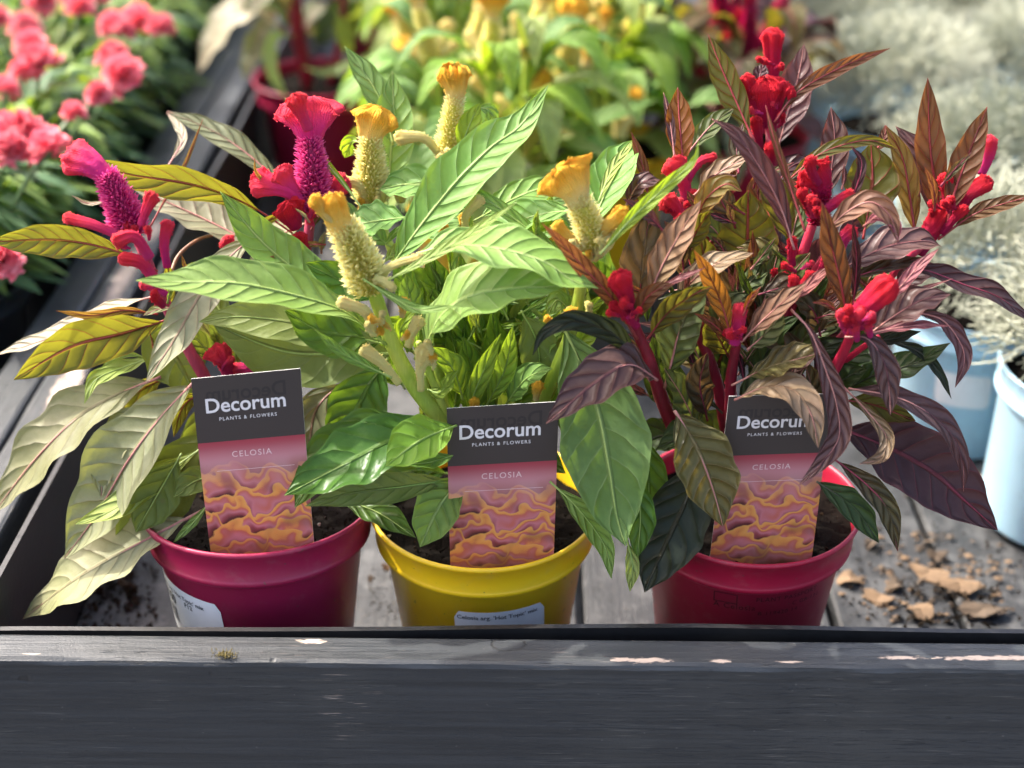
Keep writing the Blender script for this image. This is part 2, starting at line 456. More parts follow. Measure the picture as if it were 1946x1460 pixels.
def L(parent, kind, w, y0, y1, u, *xy, yb=0.0, fold=0.22, wave=0.10, pet=0.08, pk=0.40, name="leaf", keel=None):
    """leaf from photo tracing: w apparent width (px), y0/y1 depth of base and tip (cm), u: 0 faces viewer, 1 faces the sky"""
    n = len(xy) // 2
    P = []
    for i in range(n):
        t = i / (n - 1)
        P.append(at_y(xy[2 * i], xy[2 * i + 1], (y0 + (y1 - y0) * t + yb * 4 * t * (1 - t)) / 100.0))
    def ref(i, p, T):
        v = (CAM - p).normalized(); return v * (1 - u) + UP * u
    def width(i, p, B):
        v = (CAM - p).normalized()
        c = (B - v * B.dot(v)).length
        return w * m_per_px(p) / max(c, 0.5)
    mat, rib = LEAF[kind]
    return leaf3d(parent, mat, rib, P, width, ref, fold, wave, pet, pk, name=name, seed=sum(xy), keel=keel)

def pxpath(xy, y0, y1):
    n = len(xy) // 2
    return [at_y(xy[2 * i], xy[2 * i + 1], (y0 + (y1 - y0) * i / (n - 1)) / 100.0) for i in range(n)]
def stem(parent, mat, w0, w1, y0, y1, *xy, name="stem"):
    P = pxpath(xy, y0, y1); n = 22; S = spline(P, n)
    R = [0.5 * (w0 + (w1 - w0) * i / (n - 1)) * m_per_px(S[i]) * (1 + 0.05 * math.sin(i * 1.7)) for i in range(n)]
    ms = Mesh(); ms.add(*tube(S, R, 10))
    return ms.build(name, mat, parent)

def spike3d(parent, mat, S, W, name="flower_spike", dens=1.0, seed=3):
    """dense tapering spike of pointed florets round a core; S points base to top, W diameters"""
    rs = random.Random(seed); n = len(S); T = tangents(S); ms = Mesh()
    V, F, UV = tube(S, [w * 0.36 for w in W], 12); ms.add(V, F, [(u, 0.12) for u, v in UV])
    L_ = sum((S[i + 1] - S[i]).length for i in range(n - 1)); Wm = sum(W) / n
    cnt = int(dens * 2.5 * L_ * Wm * math.pi / (0.0021 ** 2) * 0.30)
    cnt = max(60, min(560, int(cnt * 1.15)))
    for q in range(cnt):
        t = (q + 0.5) / cnt; x = t * (n - 1); i = min(n - 2, int(x)); fr = x - i
        p = S[i].lerp(S[i + 1], fr); w = W[i] + (W[i + 1] - W[i]) * fr; ax = T[i].lerp(T[i + 1], fr).normalized()
        N = perp(ax, Vector((0.3, -0.9, 0.2))); B = ax.cross(N); an = q * 2.39996 + rs.uniform(-.25, .25)
        d = (N * math.cos(an) + B * math.sin(an)); r = w * 0.5
        el = rs.uniform(0.10, 0.75) + 0.45 * t
        dd = (d + ax * el).normalized(); ln = rs.uniform(0.8, 1.25) * min(0.0052, r * 0.55); wd = ln * rs.uniform(0.16, 0.24)
        b0 = p + d * (r * 0.66)
        sd = perp(dd, ax); s2 = dd.cross(sd)
        base = b0 - dd * ln * .35
        for kk in range(3):
            a = 2.094 * kk + an; o_ = sd * math.cos(a) + s2 * math.sin(a); q_ = o_.cross(dd)
            md = base + (dd * .62 + o_ * .20) * ln
            ms.add([base, md + q_ * wd, base + (dd * 1.3 + o_ * .38) * ln, md - q_ * wd, md + o_ * wd * .8], [(0, 1, 4), (1, 2, 4), (2, 3, 4), (3, 0, 4)], [(0, .1), (0, .6), (0, 1.0), (0, .6), (0, .7)])
    return ms.build(name, mat, parent)
def SP(parent, mat, w0, w1, y0, y1, *xy, name="flower_spike", dens=1.0):
    S = spline(pxpath(xy, y0, y1), 16)
    W = []
    for i in range(16):
        t = i / 15; w = w0 + (w1 - w0) * t ** 1.3; w *= 0.80 + 0.20 * min(1, t * 6)
        W.append(.98 * w * m_per_px(S[i]))
    return spike3d(parent, mat, S, W, name, dens, seed=int(xy[0]))

def crest3d(parent, mat, S, W, D, ref, ruffle=0.25, dome=0.35, freq=2.5, name="crest", seed=1, rings=16, sides=36):
    """velvety fan: rings of width W and depth D along S, ruffled towards the rim, closed by a low cap"""
    rs = random.Random(seed); n = rings; T = tangents(S); V, F, UV = [], [], []
    f1, f2 = rs.uniform(0, 6.3), rs.uniform(0, 6.3); ng = rs.choice((7, 8, 9, 11))
    N = perp(T[0], ref); sides = max(12, sides)
    def ring(p, Tn, N, w, d, t, lift, sc):
        B = Tn.cross(N)
        for k_ in range(sides):
            a = 2 * math.pi * k_ / sides; c, s = math.cos(a), math.sin(a)
            x = math.copysign(abs(c) ** 0.85, c) * w * 0.5 * sc; y = s * d * 0.5 * sc
            rf = ruffle * (t ** 2.5)
            y += .035 * w * t ** 3 * math.sin(23 * x / max(w, 1e-6) + f2) ; x *= 1 + .05 * t ** 4 * math.sin(13 * a + f1)
            y += rf * w * 0.16 * math.sin(freq * math.pi * (x / max(w, 1e-6) * 2) + f1)
            z = lift - 0.10 * w * t * t * (2 * x / max(w, 1e-6)) ** 2 + rf * w * 0.05 * math.sin(9 * c + f2) * t
            wob = 1 + (0.085 * math.sin(ng * a + f2) + .03 * math.sin(5 * a + f1)) * min(1, t * 1.6); z += .05 * w * t ** 3 * math.sin((ng // 2) * a + f1)
            q_ = p + B * x * wob + N * y * wob + Tn * z
            q_ = q_ + (B * mnoise.noise(q_ * 260) + N * mnoise.noise(q_ * 260 + UP)) * (0.045 * min(w, .03)) + Tn * mnoise.noise(q_ * 700) * .05 * min(w, .03) * t
            V.append(q_); UV.append((a / (2 * math.pi), min(1.0, t)))
    for i in range(n):
        t = i / (n - 1); N = perp(T[i], N); ring(S[i], T[i], N, W[i], D[i], t, 0, 1.0)
    w, d = W[-1], D[-1]
    hd = dome * d
    for sc, lf in ((0.93, 0.32), (0.76, 0.68), (0.45, 0.92), (0.05, 1.0)): ring(S[-1], T[-1], N, w, d, 1.0, hd * lf, sc)
    tot = n + 4
    for i in range(tot - 1):
        for k_ in range(sides):
            F.append((i * sides + k_, i * sides + (k_ + 1) % sides, (i + 1) * sides + (k_ + 1) % sides, (i + 1) * sides + k_))
    F.append(tuple(range((tot - 1) * sides, tot * sides))); F.append(tuple(reversed(range(sides))))
    fz = len(V); nf = 320 if sides > 30 else 60
    for q in range(nf):
        i = min(tot - 2, int((1 - rs.random() ** 2.2 * .75) * (tot - 1))); k_ = rs.randrange(sides); p0 = V[i * sides + k_]
        ax = S[min(i, n - 1)]; nr = (p0 - ax); tt = T[min(i, n - 1)]
        nr = (nr - tt * nr.dot(tt)); nr = (nr.normalized() if nr.length > 1e-6 else tt) + tt * (.5 + 1.2 * max(0, i - n + 2) / 4) + Vector((rs.uniform(-.4, .4), rs.uniform(-.4, .4), rs.uniform(-.4, .4)))
        nr.normalize(); sd = perp(nr, UP + Vector((.1, .2, 0))); s2 = nr.cross(sd); ln = rs.uniform(.0005, .0012); r = .00026; o_ = p0 + sd * rs.uniform(-.0008, .0008) + s2 * rs.uniform(-.0008, .0008) - nr * .0003
        kk = len(V); V += [o_ + sd * r, o_ - sd * r * .5 + s2 * r * .87, o_ - sd * r * .5 - s2 * r * .87, o_ + nr * ln]; UV += [(k_ / sides, min(1, i / n))] * 3 + [(k_ / sides, 1.0)]
        F += [(kk, kk + 1, kk + 3), (kk + 1, kk + 2, kk + 3), (kk + 2, kk, kk + 3)]
    return build(name, V, F, mat, parent, UV)
def CR_(parent, mat, w0, w1, y0, y1, *xy, flat=0.42, ruffle=0.3, dome=0.4, freq=2.5, pw=2.6, up=0.4, name="crest"):
    n = 16; S = spline(pxpath(xy, y0, y1), n); W, D = [], []
    for i in range(n):
        t = i / (n - 1); mp = m_per_px(S[i])
        W.append((w0 + (w1 - w0) * t ** pw) * mp)
        D.append((w0 * 0.85 + (max(w1 * flat, w0 * 0.7) - w0 * 0.85) * t ** pw) * mp)
    p = S[-1]; v = (CAM - p).normalized()
    return crest3d(parent, mat, S, W, D, v * (1 - up) + UP * up, ruffle, dome, freq, name, seed=int(xy[0] + xy[1]))

POT_R = 0.060
def pot_profile(R=0.060, H=0.107):
    k = R / 0.060; h = H / 0.107
    P = [(0.0005, 0.0), (.0405, 0.0), (.042, .0008), (.0425, .0025), (.0526, .0850), (.0532, .0858), (.0562, .0864), (.0570, .0872), (.0572, .0886),
         (.0570, .0896), (.0565, .0902), (.0591, .1038), (.0599, .1046), (.0601, .1057), (.0596, .1067), (.0586, .1070), (.0578, .1063), (.0572, .1040), (.0557, .0940), (.0545, .086)]
    return [(r * k, z * h) for r, z in P]
def pot_r(z, R=0.060, H=0.107):
    z = z / H * 0.107
    return (0.0425 + (0.0526 - 0.0425) * (z - 0.0025) / 0.083) * R / 0.060
def add_pot(parent, mat, c, R=0.060, H=0.107, tilt=None, seg=72, name="pot"):
    V, F, UV = lathe(pot_profile(R, H), seg, c)
    if tilt: V = [Vector(c) + tilt @ (v - Vector(c)) for v in V]
    return build(name, V, F, mat, parent, UV)
def add_soil(parent, c, R, z, grains=420, seed=1, tilt=None):
    rs = random.Random(seed); ms = Mesh(); V, F = [], []
    nr, ns = 12, 36
    V.append(Vector((c[0], c[1], z + .003)))
    for i in range(1, nr + 1):
        r = R * i / nr
        for k_ in range(ns):
            a = 2 * math.pi * k_ / ns; x, y = r * math.cos(a), r * math.sin(a)
            h = .003 * (1 - (r / R) ** 2) + .0026 * mnoise.noise(Vector((x * 90, y * 90, seed))) + .0014 * mnoise.noise(Vector((x * 260, y * 260, seed)))
            V.append(Vector((c[0] + x, c[1] + y, z + h)))
    for k_ in range(ns): F.append((0, 1 + k_, 1 + (k_ + 1) % ns))
    for i in range(nr - 1):
        for k_ in range(ns):
            a, b = 1 + i * ns + k_, 1 + i * ns + (k_ + 1) % ns; F.append((a, a + ns, b + ns, b))
    ms.add(V, F)
    for q in range(grains):
        r = R * math.sqrt(rs.random()) * .97; a = rs.uniform(0, 6.283); s = rs.choice((.0005, .0007, .001, .0013)) * rs.uniform(.8, 1.4)
        p = Vector((c[0] + r * math.cos(a), c[1] + r * math.sin(a), z + .002 + .003 * (1 - (r / R) ** 2)))
        vs_ = [p + Vector((rs.uniform(-1, 1) * s, rs.uniform(-1, 1) * s, dz * s)) for dz in (-1, .2, .1, 1.0, .0)]
        ms.add(vs_, [(0, 1, 2), (1, 3, 2), (0, 4, 1), (4, 3, 1), (2, 3, 4), (0, 2, 4)], None, 1 if rs.random() < .025 else (2 if rs.random() < .15 else 0))
    if tilt: ms.V = [Vector(c) + tilt @ (Vector(v) - Vector(c)) for v in ms.V]
    return ms.build("soil", [M['soil'], M['perlite'], M['fibre']], parent, smooth=False)

def text_shape(body, bold=0.0, spacing=1.0):
    """flat letter shapes with the built-in font, scaled to width 1 with the baseline at y = 0"""
    cu = bpy.data.curves.new("lettering", 'FONT'); cu.body = body; cu.offset = bold; cu.space_character = spacing
    cu.resolution_u = 4; cu.fill_mode = 'FRONT'
    ob = bpy.data.objects.new("lettering", cu); COL.objects.link(ob)
    dg = bpy.context.evaluated_depsgraph_get(); me = bpy.data.meshes.new_from_object(ob.evaluated_get(dg))
    V = [tuple(v.co) for v in me.vertices]; F = [tuple(p.vertices) for p in me.polygons]
    bpy.data.objects.remove(ob); bpy.data.curves.remove(cu); bpy.data.meshes.remove(me)
    x0 = min(v[0] for v in V); x1 = max(v[0] for v in V); k_ = 1.0 / (x1 - x0)
    return [((v[0] - x0) * k_, v[1] * k_) for v in V], F

# ------------------------------------------------------------------ plant materials
def crest_material(name, base, tip, mid=None, stripes=70.0):
    g = G(name); uv = coord(g, "UV"); xyz = g.n("SeparateXYZ", {0: uv}, out=None); ob = coord(g)
    n = g.noise(ob, 900.0, 2.0); n2 = g.noise(ob, 160.0, 3.0)
    t = g.m('ADD', xyz.outputs[1], g.m('MULTIPLY', g.m('SUBTRACT', n2, 0.5), 0.35))
    stops = [(0.12, base), (0.55, mid if mid else tuple((a + b) / 2 for a, b in zip(base, tip))), (0.93, tip)]
    col = g.ramp(t, stops)
    wv = g.m('SINE', g.m('ADD', g.m('MULTIPLY', xyz.outputs[0], stripes * 6.283), g.m('MULTIPLY', n2, 9.0)))
    col = g.mix(g.m('MULTIPLY', g.step(wv, -0.4, 1.0), 0.26), col, tuple(c * 0.55 for c in tip))
    h = g.m('ADD', g.m('MULTIPLY', wv, 0.22), n)
    p = g.bsdf(col, 0.75, g.bump(h, 0.7, 0.0009), Sheen_Weight=0.35, Sheen_Roughness=0.35, Specular_IOR_Level=0.2, Subsurface_Weight=0.12, Subsurface_Scale=0.003)
    p.node.inputs["Sheen Tint"].default_value = tuple(min(1, c * 1.3 + .1) for c in tip) + (1,)
    tr = g.n("BsdfTranslucent", {"Color": col})
    return g.done(g.n("MixShader", {0: 0.16, 1: p, 2: tr}))
def floret_material(name, core, body, tip):
    g = G(name); uv = coord(g, "UV"); xyz = g.n("SeparateXYZ", {0: uv}, out=None)
    n = g.noise(coord(g), 300.0, 2.0)
    col = g.ramp(g.m('ADD', xyz.outputs[1], g.m('MULTIPLY', g.m('SUBTRACT', n, .5), .3)), [(0.15, core), (0.6, body), (1.0, tip)])
    p = g.bsdf(col, 0.5, Subsurface_Weight=0.1, Subsurface_Scale=0.002, Specular_IOR_Level=0.4)
    return g.done(g.n("MixShader", {0: 0.32, 1: p, 2: g.n("BsdfTranslucent", {"Color": col})}))
def stem_material(name, a, b, tf=0.12):
    g = G(name); ob = coord(g); n = g.noise(g.vmul(ob, (1, 1, 0.12)), 900.0, 3.0); n2 = g.noise(ob, 45.0, 2.0)
    col = g.mix(g.step(n2, .35, .65), a, b); col = g.mix(g.m('MULTIPLY', g.step(n, .45, .75), .4), col, tuple(min(1, c * 1.5) for c in b))
    p = g.bsdf(col, 0.45, g.bump(n, .4, .0006))
    return g.done(g.n("MixShader", {0: tf, 1: p, 2: g.n("BsdfTranslucent", {"Color": b})}))
def plastic(name, col, rough=0.38):
    g = G(name); ob = coord(g); n = g.noise(ob, 700.0, 2.0); n2 = g.noise(ob, 30.0, 4.0, .6)
    c = g.mix(g.m('MULTIPLY', g.step(n2, .4, .75), .25), col, tuple(x * .7 for x in col))
    sp = g.m('MULTIPLY', g.step(g.noise(ob, 330.0, 1.0), .73, .78), .6)
    c = g.mix(sp, c, (.10, .07, .05))
    dust = g.m('MULTIPLY', g.step(g.noise(ob, 85.0, 5.0, .7), .52, .75), .09)
    c = g.mix(dust, c, (.45, .38, .33))
    r = g.m('MULTIPLY_ADD', n2, .25); r.node.inputs[2].default_value = rough - .1
    p = g.bsdf(c, r, g.bump(n, .12, .0003), Subsurface_Weight=0.08, Subsurface_Scale=0.004)
    return g.done(g.n("MixShader", {0: .10, 1: p, 2: g.n("BsdfTranslucent", {"Color": col})}))

M['soil'] = simple("potting_soil", (0.007, 0.005, 0.0035), 0.95, 0.5, 500.0, 0.9, 0.001)
M['perlite'] = simple("perlite", (0.50, 0.47, 0.42), 0.9)
M['fibre'] = simple("bark_fibre", (0.035, 0.021, 0.012), 0.9)
M['magenta_pot'] = plastic("magenta_plastic", (0.345, 0.014, 0.062))
M['yellow_pot'] = plastic("yellow_plastic", (0.88, 0.55, 0.012))
M['red_pot'] = plastic("crimson_plastic", (0.39, 0.011, 0.040))
M['blue_pot'] = plastic("pale_blue_plastic", (0.44, 0.68, 0.82))
M['dark_pot'] = plastic("dark_plastic", (0.02, 0.022, 0.025))

LM = lambda nm, *a, **k_: leaf_material("leaf_" + nm, *a, **k_)
rib_pink = stem_material("rib_pink", (.42, .16, .14), (.50, .22, .18)); rib_red = stem_material("rib_red", (.26, .03, .03), (.36, .05, .05))
rib_green = stem_material("rib_green", (.24, .36, .07), (.36, .46, .12)); rib_wine = stem_material("rib_wine", (.20, .02, .04), (.30, .04, .07))
rib_dark = stem_material("rib_dark", (.03, .04, .02), (.07, .06, .03))
LEAF = {
    'pale':   (LM('pale', (.245, .265, .125), (.30, .305, .175), (.33, .34, .06), (.22, .18, .09), vs_=.40, nv=9, bd=.0014), rib_pink),
    'palepink': (LM('palepink', (.265, .275, .155), (.33, .315, .21), (.33, .31, .09), (.31, .165, .125), vs_=.5, nv=9, bd=.0014), rib_pink),
    'cream':  (LM('cream', (.46, .43, .28), (.52, .47, .34), (.40, .36, .10), (.42, .25, .15), vs_=.3), rib_pink),
    'lime':   (LM('lime', (.29, .39, .085), (.34, .42, .13), (.40, .50, .045), (.39, .44, .15), vs_=.35), rib_green),
    'olive':  (LM('olive', (.115, .125, .026), (.15, .14, .03), (.23, .215, .014), (.30, .045, .03), vs_=.85, nv=8, bd=.0012, tf=.5), rib_red),
    'rusto':  (LM('rusto', (.17, .12, .035), (.15, .13, .035), (.34, .19, .03), (.30, .05, .03), vs_=.8, tf=.45), rib_red),
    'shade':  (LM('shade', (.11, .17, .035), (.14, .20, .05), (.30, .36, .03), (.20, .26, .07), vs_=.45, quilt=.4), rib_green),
    'mottle': (LM('mottle', (.13, .15, .07), (.22, .24, .14), (.25, .22, .05), (.22, .10, .07), vs_=.5), rib_pink),
    'green':  (LM('green', (.145, .275, .055), (.195, .325, .085), (.29, .46, .03), (.30, .44, .14), vs_=.75, nv=9), rib_green),
    'bright': (LM('bright', (.22, .37, .045), (.27, .42, .07), (.40, .56, .02), (.34, .50, .11), vs_=.5, tf=.45), rib_green),
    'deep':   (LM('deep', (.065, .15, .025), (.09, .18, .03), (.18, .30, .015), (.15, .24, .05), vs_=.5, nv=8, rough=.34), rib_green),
    'blue':   (LM('blue', (.13, .25, .065), (.17, .30, .095), (.26, .42, .035), (.28, .42, .13), vs_=.8, nv=9), rib_green),
    'khaki':  (LM('khaki', (.16, .21, .055), (.18, .23, .07), (.26, .32, .03), (.25, .30, .10), vs_=.35, quilt=.25), rib_green),
    'bronze': (LM('bronze', (.14, .135, .045), (.21, .165, .075), (.26, .18, .03), (.36, .29, .13), vs_=.55, nv=9, quilt=1.0, rough=.36, bd=.0030), rib_pink),
    'bronzed': (LM('bronzed', (.075, .072, .034), (.11, .082, .052), (.18, .10, .03), (.17, .12, .06), vs_=.5, nv=8, quilt=1.0, rough=.36, bd=.0030), rib_wine),
    'tan':    (LM('tan', (.24, .18, .10), (.28, .19, .125), (.30, .17, .05), (.32, .20, .11), vs_=.5, rough=.4), rib_pink),
    'peach':  (LM('peach', (.27, .145, .095), (.24, .16, .09), (.36, .16, .06), (.34, .13, .10), vs_=.5, quilt=1.0, bd=.0024), rib_pink),
    'pink':   (LM('pink', (.30, .09, .10), (.34, .13, .13), (.40, .11, .09), (.40, .10, .12), vs_=.5), rib_pink),
    'purple': (LM('purple', (.105, .060, .062), (.145, .088, .078), (.18, .05, .035), (.28, .10, .11), vs_=.5, nv=8, quilt=.9, rough=.36, bd=.0024), rib_pink),
    'plum':   (LM('plum', (.048, .027, .031), (.066, .038, .040), (.10, .03, .025), (.18, .035, .05), vs_=.5, nv=9, rough=.40), rib_wine),
    'rust':   (LM('rust', (.115, .058, .028), (.135, .075, .038), (.24, .085, .02), (.24, .035, .04), vs_=.7, nv=9, tf=.42, bd=.0024), rib_red),
    'orange': (LM('orange', (.19, .08, .024), (.18, .10, .03), (.40, .15, .012), (.26, .04, .03), vs_=.7, nv=9, tf=.48), rib_red),
    'olive3': (LM('olive3', (.080, .088, .022), (.105, .085, .026), (.21, .185, .012), (.24, .035, .03), vs_=.85, nv=9, tf=.46), rib_red),
    'green3': (LM('green3', (.080, .115, .035), (.11, .14, .06), (.18, .21, .03), (.20, .18, .08), vs_=.5, nv=8, quilt=1.0, bd=.0030), rib_pink),
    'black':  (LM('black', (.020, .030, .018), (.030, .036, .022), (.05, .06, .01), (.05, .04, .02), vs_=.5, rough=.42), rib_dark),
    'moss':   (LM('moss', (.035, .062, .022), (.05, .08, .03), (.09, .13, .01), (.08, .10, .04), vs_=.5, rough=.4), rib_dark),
}
M['cr_red'] = crest_material("crest_red", (.34, .006, .070), (.66, .013, .028), (.48, .008, .055))
M['cr_pinkred'] = crest_material("crest_pink_red", (.64, .03, .18), (.90, .04, .06), (.76, .03, .12))
M['cr_magenta'] = crest_material("crest_magenta", (.66, .025, .24), (.90, .045, .085), (.78, .035, .20))
M['cr_yellow'] = crest_material("crest_yellow", (.86, .72, .30), (.92, .46, .035), (.90, .60, .12))
M['cr_cream'] = crest_material("crest_cream", (.84, .78, .26), (.94, .76, .26), (.92, .80, .30))
M['fl_magenta'] = floret_material("floret_magenta", (.40, .010, .12), (.70, .03, .25), (.88, .17, .42))
M['fl_cream'] = floret_material("floret_cream", (.68, .62, .10), (.90, .82, .28), (.96, .91, .50))
M['fl_red'] = floret_material("floret_red", (.25, .005, .04), (.46, .010, .09), (.70, .02, .12))
M['st_magenta'] = stem_material("stem_magenta", (.34, .03, .09), (.48, .06, .11))
M['st_green'] = stem_material("stem_green", (.33, .46, .05), (.48, .55, .10))
M['st_wine'] = stem_material("stem_wine", (.16, .008, .02), (.30, .012, .035))
M['st_red'] = stem_material("stem_red", (.40, .012, .05), (.52, .02, .06))
M['st_brown'] = stem_material("stem_brown", (.16, .08, .04), (.24, .12, .06))
R_ = math.radians
# ------------------------------------------------------------------ the three potted celosias in front
def pot_centre(px, py):
    p = at_z(px, py, 0.107); return Vector((p.x, p.y, 0.0))
C1, C2, C3 = Vector((-.1384, -.0165, .005)), pot_centre(921, 948), pot_centre(1421, 945)
R1, R2, R3 = 0.0596, 0.0601, 0.0583
A = empty("potted_celosia", C1, "celosia with magenta plumes and pale droopy leaves in the magenta pot at left", "potted plant", "celosias along the front rail")
B_ = empty("potted_celosia", C2, "celosia with cream plumes and fresh green leaves in the yellow pot in the middle", "potted plant", "celosias along the front rail")
D_ = empty("potted_celosia", C3, "celosia with red crests and purple bronze leaves in the crimson pot at right", "potted plant", "celosias along the front rail")
TILT_A = Euler((R_(-7.0), 0, 0)).to_matrix()
potA = add_pot(A, M['magenta_pot'], C1, R1, tilt=TILT_A); potB = add_pot(B_, M['yellow_pot'], C2, R2); potD = add_pot(D_, M['red_pot'], C3, R3)
add_soil(A, C1, R1 * .93, .0985, seed=2, tilt=TILT_A); add_soil(B_, C2, R2 * .93, .0935, seed=5); add_soil(D_, C3, R3 * .93, .0945, seed=8)

# ---- left plant: stems
stem(A, M['st_magenta'], 30, 20, 1, 2, 470, 975, 440, 860, 400, 740, 345, 640, 300, 545, 262, 455)
stem(A, M['st_magenta'], 30, 18, 1, 4, 485, 975, 500, 850, 520, 720, 560, 570, 583, 470, 592, 395)
stem(A, M['st_magenta'], 20, 14, 0, 1, 465, 975, 455, 860, 440, 760, 428, 700)
stem(A, M['st_brown'], 8, 6, 3, 6, 325, 518, 340, 485, 372, 458, 405, 446)
stem(A, M['st_brown'], 8, 5, 2, 4, 318, 525, 350, 515, 380, 513, 420, 512)
# leaves (kind, width, depth of base, depth of tip, facing, photo points base to tip)
L(A, 'olive', 66, 1, 1, -.5, 300, 516, 222, 478, 110, 456, -22, 460, pet=.2)
L(A, 'olive', 62, 5, 1, -.5, 568, 452, 470, 388, 370, 352, 245, 332, 126, 301, pet=.22, wave=.14)
L(A, 'mottle', 46, 8, 12, .5, 560, 385, 500, 318, 420, 258, 318, 211, pk=.5)
L(A, 'palepink', 76, 5, 8, .75, 520, 490, 440, 442, 350, 398, 252, 357)
L(A, 'palepink', 76, 4, -3, .6, 520, 430, 445, 480, 385, 555, 335, 640, 277, 727, pk=.5, pet=.1)
L(A, 'cream', 38, 3, 2, .95, 318, 556, 225, 583, 115, 634, -14, 678, pet=.12)
L(A, 'olive', 92, 1, -2, -.5, 325, 606, 232, 634, 135, 660, 26, 722, pet=.06)
L(A, 'rusto', 20, 2, 1, -.5, 300, 598, 240, 590, 175, 600, 107, 591)
L(A, 'lime', 32, 2, -1, .6, 300, 676, 240, 696, 182, 722, 160, 768, wave=.2)
L(A, 'lime', 12, 2, 1, .5, 285, 682, 245, 674, 212, 682, 190, 706)
L(A, 'pale', 108, 1, -1, .65, 305, 716, 225, 750, 140, 800, 60, 880, -12, 975, pet=.05)
L(A, 'olive', 44, 3, 2, -.5, 318, 716, 262, 744, 205, 786)
L(A, 'pale', 132, -1, -4, .6, 372, 722, 300, 800, 240, 880, 182, 980, 122, 1062, fold=.38, pet=.03)
L(A, 'pale', 70, 0, -3, .75, 300, 760, 235, 820, 200, 880, 192, 945, fold=.3)
L(A, 'shade', 124, 0, -3.5, .35, 430, 805, 352, 880, 290, 965, 222, 1065)
L(A, 'lime', 54, -1, -5, .6, 385, 850, 325, 893, 262, 938, 205, 974, 143, 997, pet=.02, pk=.55)
L(A, 'pale', 106, -3.5, -4.5, .7, 392, 966, 310, 1008, 215, 1060, 130, 1112, 43, 1177, pet=.1)
L(A, 'shade', 92, -2.2, -4, .25, 345, 862, 308, 925, 258, 1012)
L(A, 'green', 17, -3.5, -4.5, .4, 398, 955, 370, 990, 328, 1033)
L(A, 'shade', 118, 3, 1, .25, 318, 590, 318, 650, 345, 700, 372, 752)
L(A, 'rusto', 9, 5, 8, .2, 286, 430, 318, 372, 352, 312, 386, 226, wave=.02)
L(A, 'cream', 20, 8, 12, .5, 318, 318, 346, 268, 338, 240, 317, 214)
L(A, 'cream', 9, 4, 4, .5, 205, 383, 168, 387, 137, 372)
L(A, 'rusto', 8, 4, 2, .3, 565, 390, 520, 360, 488, 330, 484, 300)
L(A, 'olive', 22, 4, 2, -.5, 318, 590, 322, 555, 318, 490)
L(A, 'pale', 16, 1, 0, .6, 330, 585, 300, 588, 272, 600)
L(A, 'mottle', 70, 1, -2, .3, 660, 720, 606, 770, 590, 830, 592, 900)
L(A, 'shade', 74, 3, -1, .2, 470, 760, 400, 800, 372, 870, 385, 930)
L(A, 'pale', 60, 5, 6, .6, 590, 420, 545, 440, 505, 470, 470, 520)
L(A, 'olive', 16, 3, 4, -.5, 470, 455, 500, 425, 545, 402)
L(A, 'shade', 60, 4, 6, .3, 440, 620, 400, 560, 390, 500)
L(A, 'olive', 30, 0, -1, -.5, 400, 740, 350, 770, 330, 830)
L(A, 'shade', 54, -2, -4, .4, 420, 900, 370, 915, 330, 945)
# flowers
fa = SP(A, M['fl_magenta'], 74, 46, 1, 1, 252, 445, 230, 390, 200, 328)
CR_(fa, M['cr_magenta'], 36, 74, 1, 1.5, 206, 342, 172, 312, 138, 298, flat=.5, ruffle=.15, pw=1.6)
CR_(fa, M['cr_pinkred'], 18, 22, 0, 0, 232, 452, 185, 430, 127, 414, name="bud")
CR_(fa, M['cr_pinkred'], 15, 30, 0, 0, 268, 428, 278, 398, 290, 372, name="bud")
CR_(fa, M['cr_pinkred'], 20, 26, -1, -1.5, 285, 490, 255, 450, 220, 458, name="bud")
CR_(fa, M['cr_magenta'], 15, 25, 1, 1, 318, 508, 312, 465, 319, 424, name="bud")
CR_(fa, M['cr_pinkred'], 22, 25, 0, -.5, 300, 540, 268, 500, 233, 492, name="bud")
CR_(fa, M['cr_red'], 16, 26, -.5, -1, 310, 580, 300, 572, 292, 560, name="bud")
CR_(fa, M['cr_magenta'], 12, 16, 0, 0, 318, 560, 295, 548, 270, 541, name="bud")
fb = SP(A, M['fl_magenta'], 74, 48, 4, 4.5, 598, 402, 594, 330, 588, 262)
CR_(fb, M['cr_magenta'], 42, 128, 4.5, 5, 589, 280, 588, 236, 584, 205, flat=.32, ruffle=.5, pw=1.7, freq=1.6)
CR_(fb, M['cr_pinkred'], 20, 44, 4, 3.6, 586, 246, 572, 215, 563, 188, flat=.5, ruffle=.6)
CR_(fb, M['cr_magenta'], 24, 60, 3.5, 3, 582, 392, 540, 360, 488, 345, flat=.4, ruffle=.3)
CR_(fb, M['cr_magenta'], 22, 48, 3.5, 3.3, 575, 388, 548, 350, 533, 326, flat=.35, ruffle=.4)
CR_(fb, M['cr_red'], 26, 64, 3, 2.6, 562, 432, 553, 408, 548, 390, flat=.3, ruffle=.2, pw=1.2)
CR_(fb, M['cr_magenta'], 22, 46, 4.5, 4.5, 600, 400, 634, 368, 654, 345, flat=.4)
CR_(fb, M['cr_red'], 20, 36, 2.5, 2.2, 584, 496, 574, 470, 566, 452, flat=.6)
fc = CR_(A, M['cr_pinkred'], 24, 58, -.5, -1, 434, 712, 427, 688, 414, 664, flat=.3, ruffle=.5, name="flower_crest")
CR_(fc, M['cr_magenta'], 16, 30, 5, 5, 452, 492, 440, 474, 430, 456)
CR_(fc, M['cr_magenta'], 18, 20, -.5, -.5, 480, 712, 465, 700, 445, 700, name="bud")

